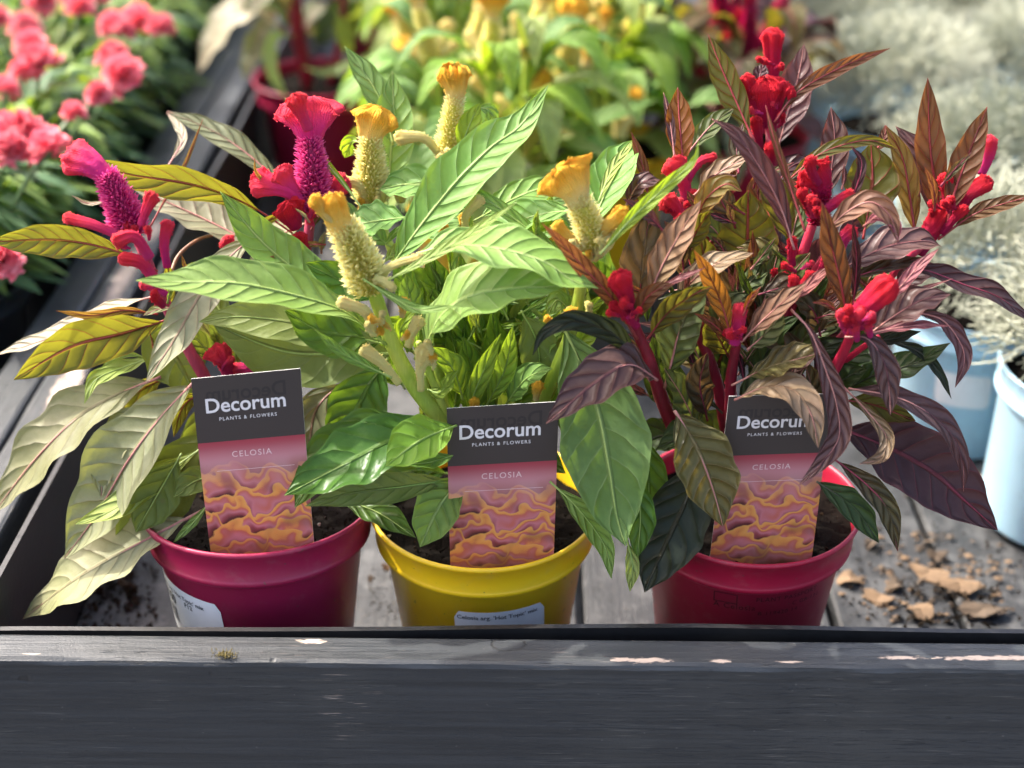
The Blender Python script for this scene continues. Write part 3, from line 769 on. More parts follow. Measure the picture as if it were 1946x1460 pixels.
# ---- middle plant
stem(B_, M['st_green'], 40, 25, -1, -2, 905, 935, 872, 850, 838, 798, 790, 738, 745, 652, 712, 560, 700, 540)
stem(B_, M['st_green'], 30, 22, -1, -1, 935, 935, 985, 850, 1050, 720, 1088, 620, 1108, 520, 1118, 462)
stem(B_, M['st_green'], 28, 16, 0, 6, 915, 935, 850, 760, 800, 600, 742, 470, 705, 372)
stem(B_, M['st_green'], 26, 16, 1, 8, 925, 935, 890, 760, 868, 560, 852, 400, 850, 295)
stem(B_, M['st_green'], 20, 12, -1, -2, 880, 870, 845, 780, 812, 700, 795, 650)
stem(B_, M['st_green'], 16, 12, -1, -1.5, 840, 800, 815, 755, 804, 712)
for (x0, y0, x1, y1) in ((700, 420, 684, 372), (712, 420, 730, 372)): stem(B_, M['st_green'], 12, 10, 5.5, 6, x0, y0, x1, y1)
L(B_, 'green', 84, -2, -4, .72, 735, 655, 655, 592, 560, 560, 450, 538, 345, 537, 258, 533, pet=.10, pk=.46)
L(B_, 'green', 92, -1, 2, .35, 705, 622, 644, 572, 570, 520, 494, 455, 418, 364, pet=.05)
L(B_, 'khaki', 84, -1.5, -1, .15, 735, 655, 640, 632, 540, 610, 450, 602, 378, 612, pet=.05)
L(B_, 'khaki', 136, -1, -1, .05, 760, 672, 660, 672, 540, 668, 404, 616, pet=.03, pk=.45)
L(B_, 'deep', 96, -1, -2.5, .3, 745, 650, 680, 640, 610, 630, 540, 590)
L(B_, 'green', 24, -3.5, -4.5, .5, 745, 718, 690, 692, 640, 664, 598, 626)
L(B_, 'green', 98, 0, 5, .5, 740, 512, 800, 428, 868, 344, 935, 278, 990, 238, 1042, 162, pk=.36, pet=.04)
L(B_, 'blue', 84, 7, 10, .4, 735, 402, 742, 305, 748, 215, 745, 135, pk=.42)
L(B_, 'blue', 52, 8, 11, .4, 748, 275, 718, 180, 655, 88)
L(B_, 'green', 86, -1, 4, .55, 1120, 442, 1148, 372, 1175, 312, 1206, 266, fold=.4)
L(B_, 'lime', 22, 0, 4, .5, 1130, 400, 1165, 320, 1208, 262)
L(B_, 'bright', 28, -3, -1, .05, 1140, 484, 1200, 416, 1268, 352, 1318, 306, 1328, 268, wave=.16, pet=.03)
L(B_, 'green', 82, -2, -4, .8, 792, 482, 860, 466, 945, 474, 1036, 500, 1085, 532, 1138, 549, pet=.01, pk=.38)
L(B_, 'green', 112, -2, -4, .7, 795, 695, 832, 612, 890, 566, 968, 548, 1078, 544, pet=.10, pk=.42)
L(B_, 'lime', 22, -3, -4, .5, 738, 532, 830, 482, 920, 428, 985, 382, wave=.03, pet=.02)
L(B_, 'green', 28, -1, 3, .4, 1108, 545, 1060, 482, 990, 425, 920, 378, 845, 352, 768, 351, wave=.08)
L(B_, 'blue', 172, -1, -6.5, .3, 1060, 600, 1098, 680, 1136, 780, 1156, 880, 1172, 980, 1189, 1038, pet=.06, pk=.46, wave=.05)
L(B_, 'green', 44, -4, -6, .3, 1045, 915, 1098, 966, 1148, 1035, 1162, 1100)
L(B_, 'lime', 28, -5, -6, .4, 1192, 1026, 1202, 1075, 1197, 1124)
L(B_, 'deep', 78, -2, -4, .2, 1205, 800, 1232, 900, 1228, 990, 1212, 1062)
L(B_, 'deep', 60, -4, -5.5, .3, 1180, 900, 1215, 960, 1212, 1060)
L(B_, 'deep', 118, -2.5, -6.2, .55, 846, 806, 745, 838, 640, 890, 540, 942, pet=.03)
L(B_, 'deep', 110, -1.5, -5.6, .5, 820, 795, 700, 830, 610, 890, 560, 965)
L(B_, 'khaki', 62, -3, -6.4, .1, 856, 912, 765, 925, 665, 938, 580, 962, pet=.02, pk=.42)
L(B_, 'bright', 92, -3.5, -6, .55, 868, 808, 800, 836, 733, 886, pet=.04, pk=.45)
L(B_, 'green', 32, -3.5, -5, .6, 870, 862, 820, 878, 770, 882)
L(B_, 'green', 88, -3, -5, .45, 885, 905, 840, 955, 798, 1040, pet=.03, pk=.45)
L(B_, 'deep', 54, -2, -4.5, .5, 640, 945, 720, 975, 790, 1022)
L(B_, 'deep', 116, 1, -1, .15, 738, 680, 695, 745, 638, 868)
L(B_, 'bright', 34, -2, -3, .5, 812, 740, 838, 745, 870, 704, pet=.02)
L(B_, 'bright', 38, -1.5, -2.5, .2, 888, 800, 905, 738, 952, 634)
L(B_, 'bright', 46, 7, 8, 0, 872, 295, 892, 238, 912, 196)
L(B_, 'green', 28, 8, 8, .5, 905, 204, 928, 210, 945, 240)
L(B_, 'green', 66, 1, 2, .7, 1105, 398, 1010, 412, 925, 452, 880, 470)
L(B_, 'green', 60, 2, 2, .7, 780, 412, 715, 420, 650, 432)
L(B_, 'deep', 66, 1, 0, .4, 730, 570, 650, 535, 580, 500)
L(B_, 'bright', 14, 3, 6, .3, 692, 402, 650, 345, 597, 280, 541, 186, wave=.05)
L(B_, 'green', 20, -3, -4.5, .6, 690, 530, 750, 568, 800, 590, 868, 582)
L(B_, 'bright', 34, 7, 8, .2, 682, 270, 668, 270, 655, 300)
L(B_, 'green', 70, 4, 5, .6, 860, 380, 790, 350, 720, 360)
L(B_, 'green', 60, 3, 6, .6, 900, 420, 990, 372, 1080, 345)
L(B_, 'green', 54, 4, 4, .6, 745, 470, 690, 440, 640, 470)
L(B_, 'deep', 70, 1, 1, .3, 800, 640, 830, 560, 815, 480)
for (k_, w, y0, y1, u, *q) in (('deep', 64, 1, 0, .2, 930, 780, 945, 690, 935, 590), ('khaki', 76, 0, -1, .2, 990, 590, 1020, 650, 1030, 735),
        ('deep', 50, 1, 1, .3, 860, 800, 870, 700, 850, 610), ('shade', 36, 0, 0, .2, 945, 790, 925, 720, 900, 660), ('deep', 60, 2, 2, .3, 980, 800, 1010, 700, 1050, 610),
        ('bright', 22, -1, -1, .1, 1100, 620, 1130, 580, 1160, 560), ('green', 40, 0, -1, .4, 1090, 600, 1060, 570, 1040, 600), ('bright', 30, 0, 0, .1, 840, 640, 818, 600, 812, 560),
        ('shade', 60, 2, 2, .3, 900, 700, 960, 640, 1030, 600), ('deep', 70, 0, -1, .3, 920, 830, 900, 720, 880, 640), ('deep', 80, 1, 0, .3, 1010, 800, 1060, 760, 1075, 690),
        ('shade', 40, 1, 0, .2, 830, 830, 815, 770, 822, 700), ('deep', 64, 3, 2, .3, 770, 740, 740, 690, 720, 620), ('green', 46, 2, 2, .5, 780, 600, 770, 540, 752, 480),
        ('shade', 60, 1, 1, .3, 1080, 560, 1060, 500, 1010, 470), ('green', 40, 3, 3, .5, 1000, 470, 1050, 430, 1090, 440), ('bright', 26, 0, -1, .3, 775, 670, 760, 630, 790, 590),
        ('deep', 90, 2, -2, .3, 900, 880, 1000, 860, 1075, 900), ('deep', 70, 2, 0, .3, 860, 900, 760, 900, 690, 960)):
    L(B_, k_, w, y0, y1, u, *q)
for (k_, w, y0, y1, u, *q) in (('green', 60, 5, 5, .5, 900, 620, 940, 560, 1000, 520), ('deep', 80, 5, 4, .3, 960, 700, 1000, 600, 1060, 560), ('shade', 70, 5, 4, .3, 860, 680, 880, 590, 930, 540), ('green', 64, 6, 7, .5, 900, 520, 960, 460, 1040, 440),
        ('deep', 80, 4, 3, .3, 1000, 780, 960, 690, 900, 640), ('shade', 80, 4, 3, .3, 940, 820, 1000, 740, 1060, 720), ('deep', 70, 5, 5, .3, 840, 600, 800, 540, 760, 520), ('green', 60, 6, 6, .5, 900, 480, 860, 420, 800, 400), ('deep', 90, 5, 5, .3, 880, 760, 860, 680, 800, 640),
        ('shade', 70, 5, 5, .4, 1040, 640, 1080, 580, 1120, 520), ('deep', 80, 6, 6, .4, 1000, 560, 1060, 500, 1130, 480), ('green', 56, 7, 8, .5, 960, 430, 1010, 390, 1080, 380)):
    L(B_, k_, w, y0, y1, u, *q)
L(B_, 'green', 84, 6, 6, .5, 1180, 565, 1120, 512, 1050, 480); L(B_, 'shade', 84, 5, 5, .3, 1120, 640, 1112, 560, 1085, 480); L(B_, 'deep', 70, 5, 5, .3, 1150, 620, 1150, 560, 1130, 490)
f1 = SP(B_, M['fl_cream'], 82, 60, -2, -2, 704, 552, 682, 492, 652, 428, dens=1.15)
CR_(f1, M['cr_yellow'], 50, 50, -2, -2.2, 662, 452, 642, 415, 634, 382, flat=.7, ruffle=.4, pw=1.5)
CR_(f1, M['cr_yellow'], 18, 30, -2.4, -2.6, 640, 420, 616, 406, 598, 380, flat=.6)
CR_(f1, M['cr_cream'], 15, 16, -2.2, -2.5, 716, 524, 752, 502, 798, 489, name="bud")
CR_(f1, M['cr_cream'], 16, 15, -2.6, -3, 712, 528, 732, 536, 746, 548, name="bud")
CR_(f1, M['cr_cream'], 18, 24, -2.6, -3.2, 712, 636, 694, 592, 648, 574, name="bud")
CR_(f1, M['cr_cream'], 16, 30, -2.6, -3, 758, 728, 726, 690, 692, 666, name="bud")
CR_(f1, M['cr_cream'], 16, 26, -2.3, -2.5, 776, 658, 783, 632, 797, 608, name="bud")
CR_(f1, M['cr_cream'], 14, 38, -2.4, -2.8, 800, 742, 799, 702, 807, 665, flat=.6, name="bud")
f2 = SP(B_, M['fl_cream'], 72, 44, 6, 6.3, 704, 386, 704, 330, 704, 262)
CR_(f2, M['cr_yellow'], 40, 86, 6.3, 6.6, 704, 282, 706, 248, 715, 222, flat=.5, ruffle=.4, pw=2.0)
CR_(f2, M['cr_cream'], 16, 22, 5.6, 5.4, 700, 392, 682, 352, 652, 346, name="bud")
CR_(f2, M['cr_cream'], 18, 18, 5.6, 5.4, 716, 402, 732, 358, 750, 352, 762, 380, name="bud")
f3 = SP(B_, M['fl_cream'], 54, 36, 8, 8.2, 851, 304, 856, 250, 865, 182)
CR_(f3, M['cr_yellow'], 34, 64, 8.2, 8.4, 864, 198, 865, 165, 861, 140, flat=.7, ruffle=.8, freq=4, pw=2.4)
CR_(f3, M['cr_cream'], 15, 28, 7.8, 7.4, 836, 294, 804, 262, 759, 262, flat=.7, name="bud")
CR_(f3, M['cr_cream'], 16, 28, 8, 8, 872, 292, 908, 256, 948, 240, flat=.6, name="bud")
f5 = SP(B_, M['fl_cream'], 66, 46, -1.5, -1.5, 1128, 474, 1118, 425, 1094, 368)
CR_(f5, M['cr_yellow'], 42, 116, -1.5, -1.8, 1100, 388, 1088, 356, 1068, 328, flat=.22, ruffle=.2, pw=1.5, up=.1)
CR_(f5, M['cr_yellow'], 18, 36, -1.6, -1.8, 1132, 484, 1150, 436, 1186, 404, flat=.5)
CR_(f5, M['cr_yellow'], 16, 28, -1.8, -2, 1104, 478, 1082, 452, 1058, 430, flat=.5)
CR_(f5, M['cr_cream'], 18, 24, -1, -1.5, 1128, 492, 1150, 470, 1166, 440, name="bud")
for (x, y, w) in ((766, 580, 22), (1086, 600, 28), (1020, 738, 24), (900, 770, 20), (880, 420, 20), (842, 438, 18)):
    fb_ = CR_(B_, M['cr_yellow'], w * .5, w, -2 if y > 500 else 2, -2.2 if y > 500 else 2, x - 2, y + 22, x, y + 8, x + 2, y - 6, flat=.8, name="bud")
CR_(f5, M['cr_cream'], 14, 26, 1.5, 1.2, 884, 436, 886, 408, 912, 378, name="bud")

# ---- right plant
stem(D_, M['st_wine'], 36, 20, 0, -2.5, 1345, 965, 1300, 855, 1262, 770, 1232, 680, 1206, 622, 1190, 592)
stem(D_, M['st_wine'], 32, 18, 0, -1.5, 1390, 965, 1392, 850, 1388, 740, 1398, 660, 1404, 632)
stem(D_, M['st_wine'], 28, 20, 0, 0, 1395, 965, 1380, 815, 1355, 705, 1325, 620, 1300, 520)
stem(D_, M['st_red'], 32, 18, 0, -3, 1450, 965, 1520, 810, 1578, 715, 1612, 650, 1622, 604)
stem(D_, M['st_red'], 30, 18, 0, 2, 1430, 965, 1460, 760, 1490, 600, 1520, 500, 1548, 415)
stem(D_, M['st_red'], 28, 18, 0, 3, 1445, 965, 1540, 740, 1640, 590, 1720, 494, 1780, 445)
stem(D_, M['st_red'], 26, 14, 1, 4, 1405, 965, 1385, 720, 1340, 560, 1305, 460, 1300, 380)
stem(D_, M['st_red'], 26, 14, 1, 8, 1425, 965, 1440, 700, 1462, 480, 1466, 330, 1460, 240)
stem(D_, M['st_red'], 14, 10, -1, -2.5, 1600, 690, 1640, 660, 1670, 640)
stem(D_, M['st_red'], 13, 10, 1, 1.5, 1500, 600, 1530, 540, 1570, 480)
stem(D_, M['st_red'], 12, 9, 2, 1.5, 1500, 560, 1512, 500, 1510, 460)
# left side and underneath
L(D_, 'rust', 38, -2.5, -4, .2, 1212, 645, 1162, 566, 1110, 510, 1064, 458, 1029, 424)
L(D_, 'purple', 92, -3, -6.5, .65, 1250, 722, 1196, 693, 1132, 728, 1082, 768, 1038, 805, pet=.04, pk=.36)
L(D_, 'bronze', 116, -3.5, -6, .55, 1282, 780, 1308, 822, 1335, 876, 1358, 940, 1374, 1001, pet=.03)
L(D_, 'black', 128, -3, -6, .25, 1330, 870, 1304, 950, 1272, 1020, 1240, 1090, 1225, 1126, pet=.02)
L(D_, 'bronzed', 88, 0, 1, .5, 1212, 600, 1219, 530, 1226, 465, 1236, 398)
L(D_, 'peach', 62, -2, -1, .5, 1228, 578, 1256, 510, 1292, 445, 1332, 382)
L(D_, 'pink', 13, -3, -3, .3, 1235, 556, 1290, 530, 1340, 509)
L(D_, 'rust', 36, -3, -4, .2, 1205, 615, 1226, 570, 1252, 550, 1282, 540)
L(D_, 'olive3', 50, -2.5, -3.5, -.5, 1230, 645, 1268, 596, 1318, 560, 1354, 545)
L(D_, 'tan', 46, -1, -1, .7, 1285, 600, 1304, 548, 1352, 506, 1432, 481)
L(D_, 'green3', 84, -1.5, -2, .5, 1263, 738, 1277, 685, 1292, 628, 1322, 565, 1348, 530, pet=.14, keel=1.4)
L(D_, 'orange', 40, -2.5, -3, -.5, 1390, 645, 1372, 580, 1346, 520, 1319, 475)
L(D_, 'olive3', 114, 2, 3, -.5, 1420, 566, 1421, 500, 1421, 440, 1422, 362, pet=.05, pk=.5, keel=1.5)
L(D_, 'rusto', 48, 1, 0, .3, 1322, 418, 1344, 376, 1380, 350, 1410, 364)
L(D_, 'tan', 38, 2, 2, .6, 1318, 372, 1362, 330, 1426, 296)
L(D_, 'purple', 20, 1, 1, .5, 1325, 366, 1355, 345, 1400, 333)
L(D_, 'orange', 54, 4, 6, -.5, 1300, 325, 1294, 262, 1290, 212, 1288, 166, keel=1.5)
L(D_, 'purple', 18, 4, 6, .3, 1282, 300, 1274, 235, 1261, 176)
L(D_, 'rust', 22, 2, 3, .2, 1232, 380, 1225, 330, 1213, 290, 1200, 252)
L(D_, 'purple', 40, 1, 1, .6, 1190, 390, 1215, 350, 1254, 342)
L(D_, 'olive3', 60, 1, 1, -.5, 1240, 420, 1215, 385, 1195, 372)
L(D_, 'plum', 26, -1, -2, .4, 1262, 440, 1230, 408, 1184, 378)
L(D_, 'olive3', 54, 6, 9, -.5, 1432, 268, 1402, 200, 1372, 132, 1346, 66, keel=1.5)
L(D_, 'purple', 70, 8, 11, .45, 1476, 288, 1496, 220, 1516, 152, 1528, 84)
L(D_, 'rust', 30, 7, 10, .2, 1472, 232, 1515, 176, 1590, 132, 1642, 110, 1692, 92, pk=.3)
L(D_, 'plum', 30, 8, 9, .4, 1440, 165, 1445, 140, 1452, 120)
L(D_, 'purple', 44, -1, 1, .45, 1510, 475, 1482, 390, 1440, 312, 1398, 256, 1352, 226)
L(D_, 'olive3', 56, 0, 1, -.5, 1504, 470, 1485, 400, 1465, 350, 1438, 300)
L(D_, 'bronzed', 34, 3, 5, .4, 1404, 330, 1400, 280, 1412, 235)
L(D_, 'green3', 40, 5, 7, .4, 1308, 290, 1350, 240, 1395, 205)
L(D_, 'rust', 16, -2, 1, .1, 1530, 440, 1500, 350, 1470, 260, 1455, 200, wave=.05)
L(D_, 'purple', 58, 3, 5, .45, 1574, 380, 1580, 322, 1586, 262, 1579, 204)
L(D_, 'olive3', 104, 2, 4, -.5, 1640, 455, 1650, 400, 1658, 340, 1655, 272, pk=.52)
L(D_, 'olive3', 28, 2, 3, .3, 1478, 362, 1550, 298, 1612, 273, 1660, 268, 1708, 286)
L(D_, 'plum', 20, 1, 2, .3, 1608, 402, 1632, 342, 1637, 306, 1617, 277)
L(D_, 'rust', 58, 3, 5, 0, 1792, 445, 1781, 372, 1768, 282, 1763, 148, keel=1.6)
L(D_, 'rust', 58, 2.5, 4, 0, 1800, 424, 1816, 360, 1846, 280, 1876, 203, keel=1.6)
L(D_, 'purple', 54, 3.5, 6, .4, 1770, 420, 1766, 350, 1741, 286, 1702, 240)
L(D_, 'rusto', 46, 2.5, 4, -.5, 1740, 456, 1728, 368, 1714, 296, 1683, 238, keel=1.5)
L(D_, 'rust', 24, 4, 5, .2, 1660, 290, 1680, 265, 1682, 238)
L(D_, 'rust', 32, 2.5, 2, .25, 1782, 455, 1850, 408, 1905, 388, 1966, 372, pet=.2, keel=1.3)
L(D_, 'peach', 44, 0, -1.5, .35, 1558, 452, 1608, 404, 1655, 384, 1692, 412, 1707, 462)
L(D_, 'pink', 26, -.5, -1.5, .6, 1640, 430, 1670, 412, 1700, 425, 1706, 460)
L(D_, 'purple', 62, 0, 1, .75, 1585, 520, 1640, 490, 1702, 465, 1762, 458, 1790, 470)
L(D_, 'bronzed', 30, -.5, 0, .7, 1605, 532, 1670, 512, 1722, 498, 1758, 490)
L(D_, 'pink', 26, -2, -1, .4, 1676, 586, 1714, 542, 1746, 506, 1784, 473)
L(D_, 'plum', 42, 0, -1, .65, 1690, 508, 1760, 514, 1830, 540, 1900, 566, 1972, 622)
L(D_, 'pink', 10, -1, -1, .4, 1660, 600, 1720, 562, 1810, 530)
L(D_, 'purple', 66, -2, -2, .7, 1642, 642, 1700, 600, 1752, 572, 1806, 560)
L(D_, 'pink', 18, -3, -3, .5, 1644, 636, 1700, 624, 1750, 618, 1806, 620, wave=.25)
L(D_, 'black', 26, -2, -2, .6, 1640, 645, 1690, 645, 1750, 630)
L(D_, 'purple', 48, -3, -5, .55, 1605, 640, 1650, 645, 1680, 690, 1690, 742, 1692, 789, pk=.5)
L(D_, 'purple', 48, -3, -6.8, .4, 1503, 588, 1540, 630, 1568, 700, 1590, 770, 1594, 832, 1562, 880, 1518, 923, pk=.62, pet=.02, fold=.4, wave=.04)
L(D_, 'tan', 58, -3.5, -6.4, .7, 1395, 760, 1456, 736, 1510, 745, 1542, 790, 1555, 852, pet=.03, pk=.5)
L(D_, 'bronze', 58, -2.5, -4, .8, 1390, 732, 1448, 704, 1510, 684, 1570, 668, pet=.2)
L(D_, 'tan', 30, -3, -6, .3, 1596, 728, 1648, 782, 1684, 830, 1674, 870, 1634, 882, pk=.6, fold=.5)
L(D_, 'purple', 46, -3, -5, .7, 1612, 738, 1700, 754, 1762, 784, 1810, 830, 1830, 885, 1831, 934, pet=.02)
L(D_, 'olive3', 50, -2, -3, .3, 1600, 760, 1660, 770, 1740, 800)
L(D_, 'plum', 138, -2, -4.5, .3, 1600, 815, 1690, 852, 1775, 900, 1832, 950, 1896, 1008, pet=.02, pk=.36)
L(D_, 'bronzed', 46, -3.5, -6, .4, 1580, 868, 1648, 922, 1688, 972, 1706, 1048)
L(D_, 'moss', 54, -4, -5.5, .45, 1552, 915, 1622, 965, 1670, 1032, pet=.02)
L(D_, 'moss', 54, -1, -2, .6, 1590, 752, 1660, 714, 1740, 690, 1806, 652)
L(D_, 'purple', 34, -1, -3, .5, 1730, 592, 1790, 608, 1826, 654, 1832, 692, 1815, 737)
L(D_, 'black', 22, -1, -2.5, .6, 1670, 640, 1745, 668, 1784, 708, 1808, 758)
L(D_, 'rust', 48, -2, -1.5, .1, 1610, 608, 1598, 540, 1581, 470, 1562, 385, keel=1.4)
L(D_, 'plum', 18, -1, -1, .2, 1620, 590, 1628, 500, 1620, 420)
L(D_, 'peach', 46, -2.5, -3, .6, 1408, 650, 1462, 597, 1534, 538)
L(D_, 'green3', 56, -2, -2, .6, 1420, 665, 1465, 625, 1490, 590)
L(D_, 'green3', 52, 0, 1, .5, 1442, 600, 1462, 540, 1480, 474)
L(D_, 'green3', 48, 0, 1, .5, 1400, 590, 1420, 545, 1462, 500)
L(D_, 'pink', 24, -1.5, -1.5, .5, 1505, 575, 1545, 536, 1580, 504)
L(D_, 'orange', 14, -2.5, -2.5, .2, 1412, 600, 1425, 570, 1446, 545)
L(D_, 'green3', 46, 0, 1, .5, 1500, 470, 1512, 420, 1520, 390)
L(D_, 'rust', 16, -2.5, -3, .4, 1596, 596, 1570, 578, 1545, 575)
L(D_, 'black', 46, -2.5, -5, .35, 1220, 700, 1172, 640, 1095, 612, 1036, 632, 1012, 676, pk=.36)
L(D_, 'rust', 24, -2, -3, .3, 1395, 660, 1360, 620, 1320, 596)
L(D_, 'olive3', 60, 0, -1, -.5, 1385, 680, 1365, 640, 1345, 600)
L(D_, 'bronzed', 50, -1, -1, .5, 1440, 560, 1500, 545, 1540, 560)
for (k_, w, y0, y1, u, *q) in (('moss', 60, 0, -1, .3, 1430, 760, 1470, 640, 1520, 600), ('green3', 70, 0, 0, .4, 1480, 740, 1530, 640, 1560, 610), ('moss', 70, 1, 1, .3, 1380, 740, 1330, 640, 1310, 600),
        ('bronzed', 60, 0, -1, .3, 1530, 720, 1490, 660, 1440, 650), ('moss', 80, 1, 0, .3, 1300, 800, 1260, 720, 1240, 640), ('olive3', 60, 1, 1, .1, 1360, 560, 1340, 500, 1330, 440),
        ('moss', 70, 0, -2, .4, 1330, 830, 1250, 830, 1190, 870), ('plum', 60, 2, 2, .3, 1520, 560, 1550, 500, 1590, 440), ('moss', 64, 0, -2, .4, 1500, 820, 1560, 800, 1620, 830),
        ('bronzed', 50, 3, 4, .3, 1400, 430, 1370, 380, 1360, 330), ('green3', 60, 1, 1, .4, 1480, 600, 1500, 530, 1540, 480), ('plum', 50, 2, 3, .3, 1560, 470, 1600, 440, 1650, 430),
        ('moss', 60, 0, -1, .5, 1560, 720, 1620, 680, 1680, 670), ('bronzed', 40, 1, 1, .4, 1300, 520, 1290, 460, 1262, 420), ('olive3', 44, 1, 0, .1, 1300, 480, 1330, 430, 1350, 400),
        ('moss', 80, 1, 0, .3, 1400, 880, 1360, 820, 1300, 800), ('moss', 80, 1, 0, .3, 1450, 880, 1500, 840, 1540, 850), ('plum', 46, 4, 5, .3, 1470, 360, 1500, 320, 1540, 300),
        ('rust', 40, 2, 3, .1, 1540, 420, 1530, 370, 1500, 340), ('green3', 60, 0, 0, .5, 1340, 700, 1320, 660, 1330, 610)):
    L(D_, k_, w, y0, y1, u, *q)
r1 = CR_(D_, M['cr_red'], 24, 50, -2.6, -3, 1204, 612, 1192, 570, 1176, 528, flat=.6, ruffle=.2, name="flower_crest")
CR_(r1, M['cr_red'], 16, 22, -3, -3.2, 1212, 622, 1188, 600, 1164, 580, name="bud")
r2 = CR_(D_, M['cr_magenta'], 24, 26, -2, -2.2, 1394, 652, 1402, 622, 1406, 586, flat=.8, name="flower_crest")
r3 = CR_(D_, M['cr_red'], 34, 54, -3.2, -3.6, 1622, 612, 1652, 576, 1686, 546, flat=.6, ruffle=.1, dome=.6, pw=1.2, name="flower_crest")
for (x, y, w) in ((1598, 604, 18), (1618, 614, 22), (1634, 604, 22), (1650, 622, 18), (1625, 628, 18), (1612, 596, 20)):
    CR_(r3, M['cr_magenta' if x % 4 else 'cr_red'], w * .7, w, -3.3, -3.9, x + 4, y + 18, x + 2, y + 6, x, y - 8, flat=.8, name="bud")
r4 = SP(D_, M['fl_red'], 46, 34, 1.5, 1.5, 1553, 425, 1558, 390, 1564, 350)
CR_(r4, M['cr_red'], 32, 78, 1.5, 1.3, 1564, 368, 1558, 345, 1541, 325, flat=.3, ruffle=.4, pw=1.4)
CR_(r4, M['cr_red'], 16, 30, 1, .8, 1556, 350, 1542, 325, 1540, 305, flat=.5)
CR_(r4, M['cr_pinkred'], 18, 20, 1, .8, 1566, 402, 1592, 382, 1616, 368, name="bud")
CR_(r4, M['cr_red'], 18, 22, 1, .8, 1550, 412, 1536, 390, 1524, 364, name="bud")
CR_(r4, M['cr_pinkred'], 16, 20, .8, .6, 1548, 412, 1544, 395, 1540, 376, name="bud")
r5 = CR_(D_, M['cr_red'], 26, 44, 9, 9.3, 1464, 168, 1468, 118, 1468, 66, flat=.6, ruffle=.3, name="flower_crest")
CR_(r5, M['cr_red'], 28, 100, 8.2, 8, 1462, 250, 1458, 205, 1456, 164, flat=.34, ruffle=.4, pw=1.5)
CR_(r5, M['cr_red'], 20, 34, 8, 7.8, 1446, 220, 1428, 180, 1418, 152, flat=.6)
CR_(r5, M['cr_red'], 20, 34, 8, 7.8, 1472, 230, 1486, 200, 1498, 172, flat=.6)
CR_(r5, M['cr_red'], 16, 24, 7.5, 7.3, 1444, 282, 1440, 255, 1436, 228, name="bud")
CR_(r5, M['cr_red'], 18, 28, 6, 6, 1464, 318, 1464, 300, 1466, 280, flat=.8, name="bud")
r6 = CR_(D_, M['cr_pinkred'], 22, 52, 4, 4, 1306, 382, 1298, 342, 1279, 310, flat=.4, ruffle=.3, name="flower_crest")
CR_(r6, M['cr_pinkred'], 14, 16, 4, 4, 1308, 340, 1330, 308, 1357, 298, name="bud")
CR_(r6, M['cr_pinkred'], 20, 40, 3, 2.8, 1296, 432, 1286, 400, 1266, 382, flat=.5, ruffle=.3)
CR_(r6, M['cr_red'], 20, 30, 2, 2, 1306, 470, 1300, 440, 1296, 415, flat=.6)
r7 = CR_(D_, M['cr_red'], 28, 34, 3.2, 3.2, 1808, 412, 1842, 368, 1876, 346, flat=.5, ruffle=.4, name="flower_crest")
CR_(r7, M['cr_magenta'], 22, 34, 4.5, 4.5, 1862, 330, 1876, 300, 1880, 266, flat=.5)
CR_(r7, M['cr_red'], 24, 34, 3.4, 3.4, 1800, 412, 1804, 372, 1798, 336, flat=.5)
CR_(r7, M['cr_red'], 16, 19, 2.6, 2.4, 1790, 444, 1812, 416, 1834, 397, name="bud")
CR_(r7, M['cr_red'], 34, 40, 2.8, 3, 1742, 480, 1768, 440, 1788, 405, flat=.7)
r8 = CR_(D_, M['cr_red'], 15, 18, -1, -1.2, 1504, 575, 1518, 552, 1542, 522, name="flower_crest")
CR_(r8, M['cr_red'], 14, 18, 0, 0, 1506, 505, 1504, 480, 1506, 456, name="bud")
CR_(r8, M['cr_magenta'], 20, 30, 0, 0, 1598, 470, 1606, 450, 1620, 440, flat=.6, name="bud")
CR_(r8, M['cr_red'], 12, 16, 0, 0, 1556, 520, 1566, 500, 1572, 480, name="bud")
CR_(r8, M['cr_red'], 16, 22, -1, -1.5, 1500, 560, 1506, 545, 1510, 530, name="bud")

for (k_, w, y0, y1, u, *q) in (('green3', 66, -1, -2, .5, 1330, 830, 1300, 760, 1262, 700), ('bronzed', 56, -1, -2, .5, 1345, 800, 1330, 730, 1345, 670), ('green3', 62, -1, -2, .5, 1420, 800, 1440, 740, 1480, 700), ('moss', 74, -1, -3, .5, 1370, 850, 1310, 830, 1250, 850),
        ('bronze', 52, -1, -2, .6, 1520, 800, 1540, 740, 1530, 690), ('moss', 66, -1, -2, .4, 1560, 790, 1590, 730, 1650, 700), ('purple', 48, -1, -2, .5, 1480, 760, 1510, 700, 1560, 660), ('green3', 58, 0, 0, .5, 1350, 640, 1380, 590, 1430, 560), ('bronzed', 54, 0, 0, .5, 1560, 640, 1545, 590, 1500, 560),
        ('green3', 56, 1, 1, .5, 1640, 560, 1660, 520, 1700, 500), ('plum', 48, 1, 1, .4, 1700, 560, 1740, 520, 1790, 510), ('bronze', 50, 1, 2, .5, 1480, 520, 1450, 480, 1400, 470), ('rust', 44, 3, 4, .1, 1450, 420, 1440, 370, 1445, 320), ('green3', 50, 3, 3, .5, 1380, 470, 1350, 430, 1300, 420)):
    L(D_, k_, w, y0, y1, u, *q)
